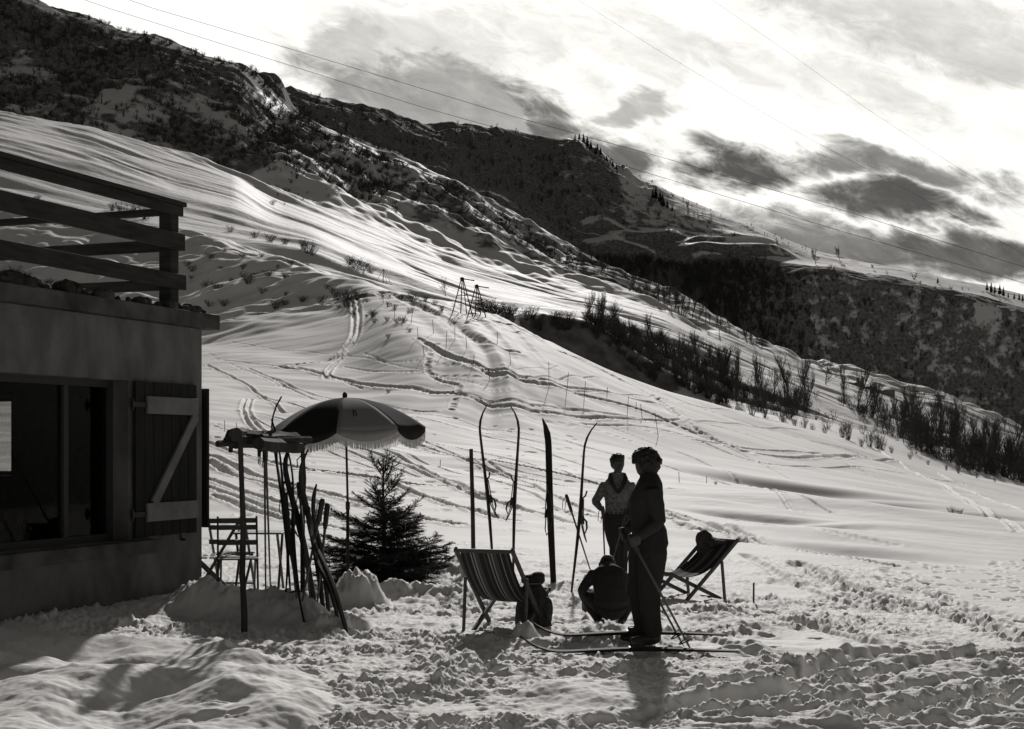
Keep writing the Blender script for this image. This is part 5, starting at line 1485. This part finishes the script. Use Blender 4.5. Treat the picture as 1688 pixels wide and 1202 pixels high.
def ravine(r_):
    u = r_.uniform(960, 1720); a, b = line(u, upp), line(u, low); k = r_.random() ** .8; v = a + (b - a) * k
    if 1200 < u < 1370 and v < 634 + (u - 1200) * .12: return None
    if 1330 < u < 1480 and k > .5 and r_.random() < .8: return None
    if u < 1130 and k < .25: return None
    if not inside(u, v) and r_.random() > .10: return None
    x, y = at(u, v, float(np.interp(u, UU, YA)) + 12)
    return (x, y, r_.uniform(8, 22) / F * y) if y < 330 else None
rv = scatter(1150, ravine, 41, False); gz_many(rv); stuff('ravine_undergrowth', rv, [bush_mesh(1.0, .42, 80 + i, 12, .015, 5) for i in range(4)], 7)

# ------------------------------------------------------------------ ruin
x, y = at(1432, 641, 220); rz_ = gz(x, y); k = y / F
ruin = empty('stone_ruin', (x, y, rz_), 'low roofless stone ruin on the snowy rise below the dark mountain', 'ruin')
def wallp(x0, x1, z1, y0, dy, name, seed):
    r_ = random.Random(seed); m = MB(); n = max(3, int((x1 - x0) / 5))
    for i in range(n):
        a, b = x0 + (x1 - x0) * i / n, x0 + (x1 - x0) * (i + 1) / n; h = z1 * r_.uniform(.86, 1.08)
        m.hexa([Vector(p) * k for p in ((a, y0, -8), (b, y0, -8), (b, y0 + dy, -8), (a, y0 + dy, -8), (a, y0, h), (b, y0, h * r_.uniform(.95, 1.03)), (b, y0 + dy, h), (a, y0 + dy, h))])
    return m.build(name, M['stone'], ruin)
wallp(-38, -12, 20, 0, 5, 'wall', 1); wallp(-20, -8, 26, -2, 4, 'gable', 2); wallp(-10, 14, 14, 1, 5, 'wall', 3); wallp(10, 44, 8, 3, 6, 'fallen_wall', 4); wallp(-38, -32, 19, 5.3, 30, 'wall', 5)

# ------------------------------------------------------------------ lift trestles and stakes
def trestle(u, vb, vt, spread, label, motor=False, ymax=None):
    x, y = at(u, vb, 0); z = gz(x, y); s = y / F; H = (vb - vt) * s + .2; W_ = spread * s
    root = empty('lift_trestle', (x, y, z), label, 'lift trestle', 'ski lift trestles')
    r = .036
    for (a, b) in ((-1, -.5), (1, -.4), (-.2, 1), (.45, .7)):
        m = MB(); m.tube([(a * W_ * .8, b * W_ * .8, -.25), (a * .04, b * .04, H)], [r, r * .8], 6); m.build('leg', M['oldwood'], root)
    m = MB(); m.bar((-.15, 0, H - .05), (.75, .1, H - .18), .06, .06); m.build('crossbar', M['oldwood'], root)
    m = MB(); m.bar((-W_ * .42, -W_ * .2, H * .5), (W_ * .42, -W_ * .17, H * .5), .05, .05); m.build('crossbar', M['oldwood'], root)
    m = MB(); m.tube([(0, -.06, H - .1), (0, .06, H - .1)], .13, 12); m.build('pulley', M['iron'], root)
    if motor:
        m = MB(); m.box((.0, -.1, .55), (.55, .5, .7)); m.box((.0, -.1, 1.1), (.35, .35, .45)); m.tube([(0, -.1, 1.2), (0, 0, H)], .05, 6); m.build('motor_box', M['iron'], root, bevel=.03)
trestle(632, 474, 434, 30, 'topmost lift trestle with a dark motor box under it', True)
trestle(762, 517, 463, 22, 'left one of the twin lift trestles standing close together')
trestle(786, 522, 476, 20, 'right one of the twin lift trestles standing close together')
G9 = ('thin marker stake on the piste', 'stake', 'thin stakes on the piste')
for u, v, h in ((905, 640, 40), (933, 652, 36), (962, 666, 36), (1000, 655, 16), (842, 602, 26), (1048, 673, 14), (1033, 690, 36), (1060, 690, 28), (1086, 720, 38), (750, 560, 26), (735, 572, 30), (690, 560, 22), (715, 548, 24), (770, 575, 22), (650, 528, 24), (677, 535, 22), (808, 620, 20), (820, 566, 20), (1120, 800, 16), (1165, 795, 14), (700, 590, 18), (780, 600, 18), (725, 770, 14), (370, 712, 18), (392, 712, 16)):
    p = gp(u, v); m = MB(); L = h / F * p.y; le = rg.uniform(-.18, .18) * L
    m.tube([Vector((0, 0, -.2)), Vector((le, 0, L))], .008 * p.y / 60 + .004, 5); o = m.build('marker_stake', M['oldwood']); o.location = p; tag(o, G9[0], G9[1], G9[2])
p = gp(1242, 997); m = MB(); m.tube([(0, 0, -.15), (.004, 0, 32 / F * p.y)], .011, 6); o = m.build('short_stick', M['oldwood']); o.location = p; tag(o, 'short stick standing in the snow right of the empty-handed deck chair' if False else 'short stick standing in the trodden snow right of both deck chairs', 'stick')
m = MB(); p = gp(1208, 832)
def cable(pts, label, r=.022):
    P = []
    for i in range(len(pts) - 1):
        a, b = pt(*pts[i]), pt(*pts[i + 1])
        for k in range(8): P.append(a.lerp(b, k / 8))
    P.append(pt(*pts[-1]))
    m = MB(); m.tube(P, [r * q.y / 150 for q in P], 5); o = m.build('cable', M['cable']); tag(o, label, 'cable', 'cables crossing the sky')
cable([(-260, -140, 420), (180, 14, 380), (440, 96, 350), (690, 175, 320), (850, 220, 300), (1150, 310, 270), (1400, 385, 245), (1700, 470, 220), (2000, 545, 200)], 'lower one of the two cables that run down past the mountain crest')
cable([(-100, -110, 420), (250, 13, 380), (560, 105, 350), (850, 193, 310), (1100, 262, 280), (1400, 350, 250), (1700, 444, 220), (2000, 530, 200)], 'upper one of the two cables that run down past the mountain crest')
cable([(700, -160, 230), (1080, 80, 200), (1250, 181, 180), (1340, 232, 170), (1500, 316, 160), (1700, 426, 150), (1950, 540, 140)], 'steep cable in the sky ending low at the right edge', .011)
cable([(1000, -120, 230), (1290, 80, 200), (1430, 180, 180), (1500, 226, 170), (1600, 290, 160), (1700, 345, 150), (1950, 470, 140)], 'steep cable highest in the sky at the right', .011)
# ------------------------------------------------------------------ sky, sun, camera
def make_world():
    w = bpy.data.worlds.new('World'); sc.world = w; w.use_nodes = True
    nt = w.node_tree; nt.nodes.clear()
    N, Lk = nt.nodes, nt.links
    def put(sock, val):
        if isinstance(val, bpy.types.NodeSocket): Lk.new(val, sock)
        else: sock.default_value = val
    def m(op, a, b=0.0, c=0.0, clamp=False):
        n = N.new('ShaderNodeMath'); n.operation = op; n.use_clamp = clamp
        put(n.inputs[0], a); put(n.inputs[1], b)
        if len(n.inputs) > 2: put(n.inputs[2], c)
        return n.outputs[0]
    def sm(x, a, b):
        n = N.new('ShaderNodeMapRange'); n.interpolation_type = 'SMOOTHSTEP'
        put(n.inputs[0], x); n.inputs[1].default_value = a; n.inputs[2].default_value = b
        return n.outputs[0]
    sky = N.new('ShaderNodeTexSky'); sky.sky_type = 'NISHITA'; sky.sun_disc = False
    sky.sun_elevation = SUN_EL; sky.sun_rotation = SUN_AZ
    sr = N.new('ShaderNodeSeparateColor'); Lk.new(sky.outputs[0], sr.inputs[0])
    red = sr.outputs[0]                                 # black and white film behind a red filter
    tc = N.new('ShaderNodeTexCoord'); sp = N.new('ShaderNodeSeparateXYZ'); Lk.new(tc.outputs['Generated'], sp.inputs[0])
    dx, dy, dz = sp.outputs
    dyc = m('MAXIMUM', dy, .15)
    px = m('DIVIDE', dx, dyc); pz = m('DIVIDE', dz, dyc)
    # stretched, warped cloud coordinates (sky directions)
    cmb = N.new('ShaderNodeCombineXYZ'); put(cmb.inputs[0], m('MULTIPLY', m('ADD', px, m('MULTIPLY', pz, .0)), 1.0)); put(cmb.inputs[1], m('MULTIPLY', m('ADD', pz, m('MULTIPLY', px, .28)), 2.2)); 
    def noise(scale, detail, rough, off, dist=0.0):
        mp = N.new('ShaderNodeMapping'); mp.inputs['Location'].default_value = (off, off * .7, off * .3); Lk.new(cmb.outputs[0], mp.inputs[0])
        n = N.new('ShaderNodeTexNoise'); n.inputs['Scale'].default_value = scale; n.inputs['Detail'].default_value = detail; n.inputs['Roughness'].default_value = rough; n.inputs['Distortion'].default_value = dist
        Lk.new(mp.outputs[0], n.inputs['Vector']); return m('SUBTRACT', n.outputs['Fac'], .5)
    big = noise(7, 4, .55, 3.1); fine = noise(30, 10, .70, 8.3, .5); wx = noise(11, 4, .55, 5.7); wz = noise(11, 4, .55, 9.9)
    qx = m('ADD', px, m('MULTIPLY', wx, .11)); qz = m('ADD', pz, m('MULTIPLY', wz, .07))
    blobs = CLOUDS
    tot = None
    for (u, v, ru, rv, rot, s) in blobs:
        c, s_ = math.cos(math.radians(-rot)), math.sin(math.radians(-rot))
        ax = m('SUBTRACT', qx, (u - CU) / F); az = m('SUBTRACT', qz, (CV - v) / F)
        e1 = m('MULTIPLY', m('ADD', m('MULTIPLY', ax, c), m('MULTIPLY', az, s_)), F / ru)
        e2 = m('MULTIPLY', m('SUBTRACT', m('MULTIPLY', az, c), m('MULTIPLY', ax, s_)), F / rv)
        r2 = m('ADD', m('MULTIPLY', e1, e1), m('MULTIPLY', e2, e2))
        r2 = m('ADD', r2, m('ADD', m('MULTIPLY', fine, -2.6), m('MULTIPLY', big, -2.2)))
        g = m('MULTIPLY', sm(r2, 1.75, .12), s)
        tot = g if tot is None else m('MAXIMUM', tot, g)
    dark = m('ADD', tot, m('ADD', m('MULTIPLY', big, .50), m('MULTIPLY', fine, .46)), clamp=True)
    br = m('MULTIPLY', m('POWER', m('SUBTRACT', 1.0, m('MULTIPLY', dark, .80)), 1.7), 1.0)
    br = m('ADD', m('MULTIPLY', br, SKY_BRIGHT), .03)
    # clouds light up round the sun only; the rest of the sky is clear and deep
    nrm = N.new('ShaderNodeVectorMath'); nrm.operation = 'DOT_PRODUCT'; Lk.new(tc.outputs['Generated'], nrm.inputs[0])
    nrm.inputs[1].default_value = (math.sin(SUN_AZ) * math.cos(.2), math.cos(SUN_AZ) * math.cos(.2), math.sin(.2))
    f = sm(nrm.outputs['Value'], .85, .935)
    f = m('MULTIPLY', f, sm(dz, -.02, .02))
    clear = m('MULTIPLY', red, SKY_STRENGTH)
    val = m('ADD', m('MULTIPLY', clear, m('SUBTRACT', 1.0, f)), m('MULTIPLY', br, f))
    cc = N.new('ShaderNodeCombineColor'); put(cc.inputs[0], m('MULTIPLY', val, 1.0)); put(cc.inputs[1], m('MULTIPLY', val, .978)); put(cc.inputs[2], m('MULTIPLY', val, .925))
    bg = N.new('ShaderNodeBackground'); Lk.new(cc.outputs[0], bg.inputs[0]); bg.inputs[1].default_value = 1.0
    out = N.new('ShaderNodeOutputWorld'); Lk.new(bg.outputs[0], out.inputs[0])
    w.cycles.sampling_method = 'AUTOMATIC'
SKY_STRENGTH = 0.05
SKY_BRIGHT = 1.1
CLOUDS = [(770,190,270,58,17,.52), (985,250,170,42,32,.82), (1235,280,112,44,6,1.0), (1060,187,80,18,4,.42), (1480,280,190,26,10,.72), (1470,338,135,28,8,.95), (1390,400,210,34,10,.78),
          (1620,430,120,34,6,.85), (1330,385,90,30,5,.7), (570,60,80,40,10,.3), (1650,70,220,60,0,.25), (1560,20,240,40,0,.25), (1020,90,120,50,25,.14), (600,150,90,40,15,.4),(700,70,150,50,15,.22),(1100,60,160,45,20,.2),(1350,140,200,50,15,.16),(880,40,120,40,10,.15)]
make_world()
sl = bpy.data.lights.new('sun', 'SUN'); sl.energy = 3.25; sl.angle = math.radians(1.0); sl.color = (1, .962, .948)
so = bpy.data.objects.new('sun', sl); COL.objects.link(so)
sd = Vector((math.sin(SUN_AZ) * math.cos(SUN_EL), math.cos(SUN_AZ) * math.cos(SUN_EL), math.sin(SUN_EL)))
so.rotation_euler = sd.to_track_quat('Z', 'Y').to_euler(); so.location = sd * 60
cd = bpy.data.cameras.new('camera'); cam = bpy.data.objects.new('camera', cd); COL.objects.link(cam)
cam.location = (0, 0, EYE); cam.rotation_euler = (math.radians(90), 0, 0)
cd.sensor_width = 36; cd.lens = 36 * F / 1688; cd.shift_y = (CV - 601) / 1688; cd.clip_end = 6000; cd.clip_start = .1
sc.camera = cam
sc.view_settings.view_transform = 'Standard'; sc.view_settings.look = 'None'; sc.view_settings.exposure = 0; sc.view_settings.gamma = 1
sc.cycles.max_bounces = 6; sc.cycles.diffuse_bounces = 3
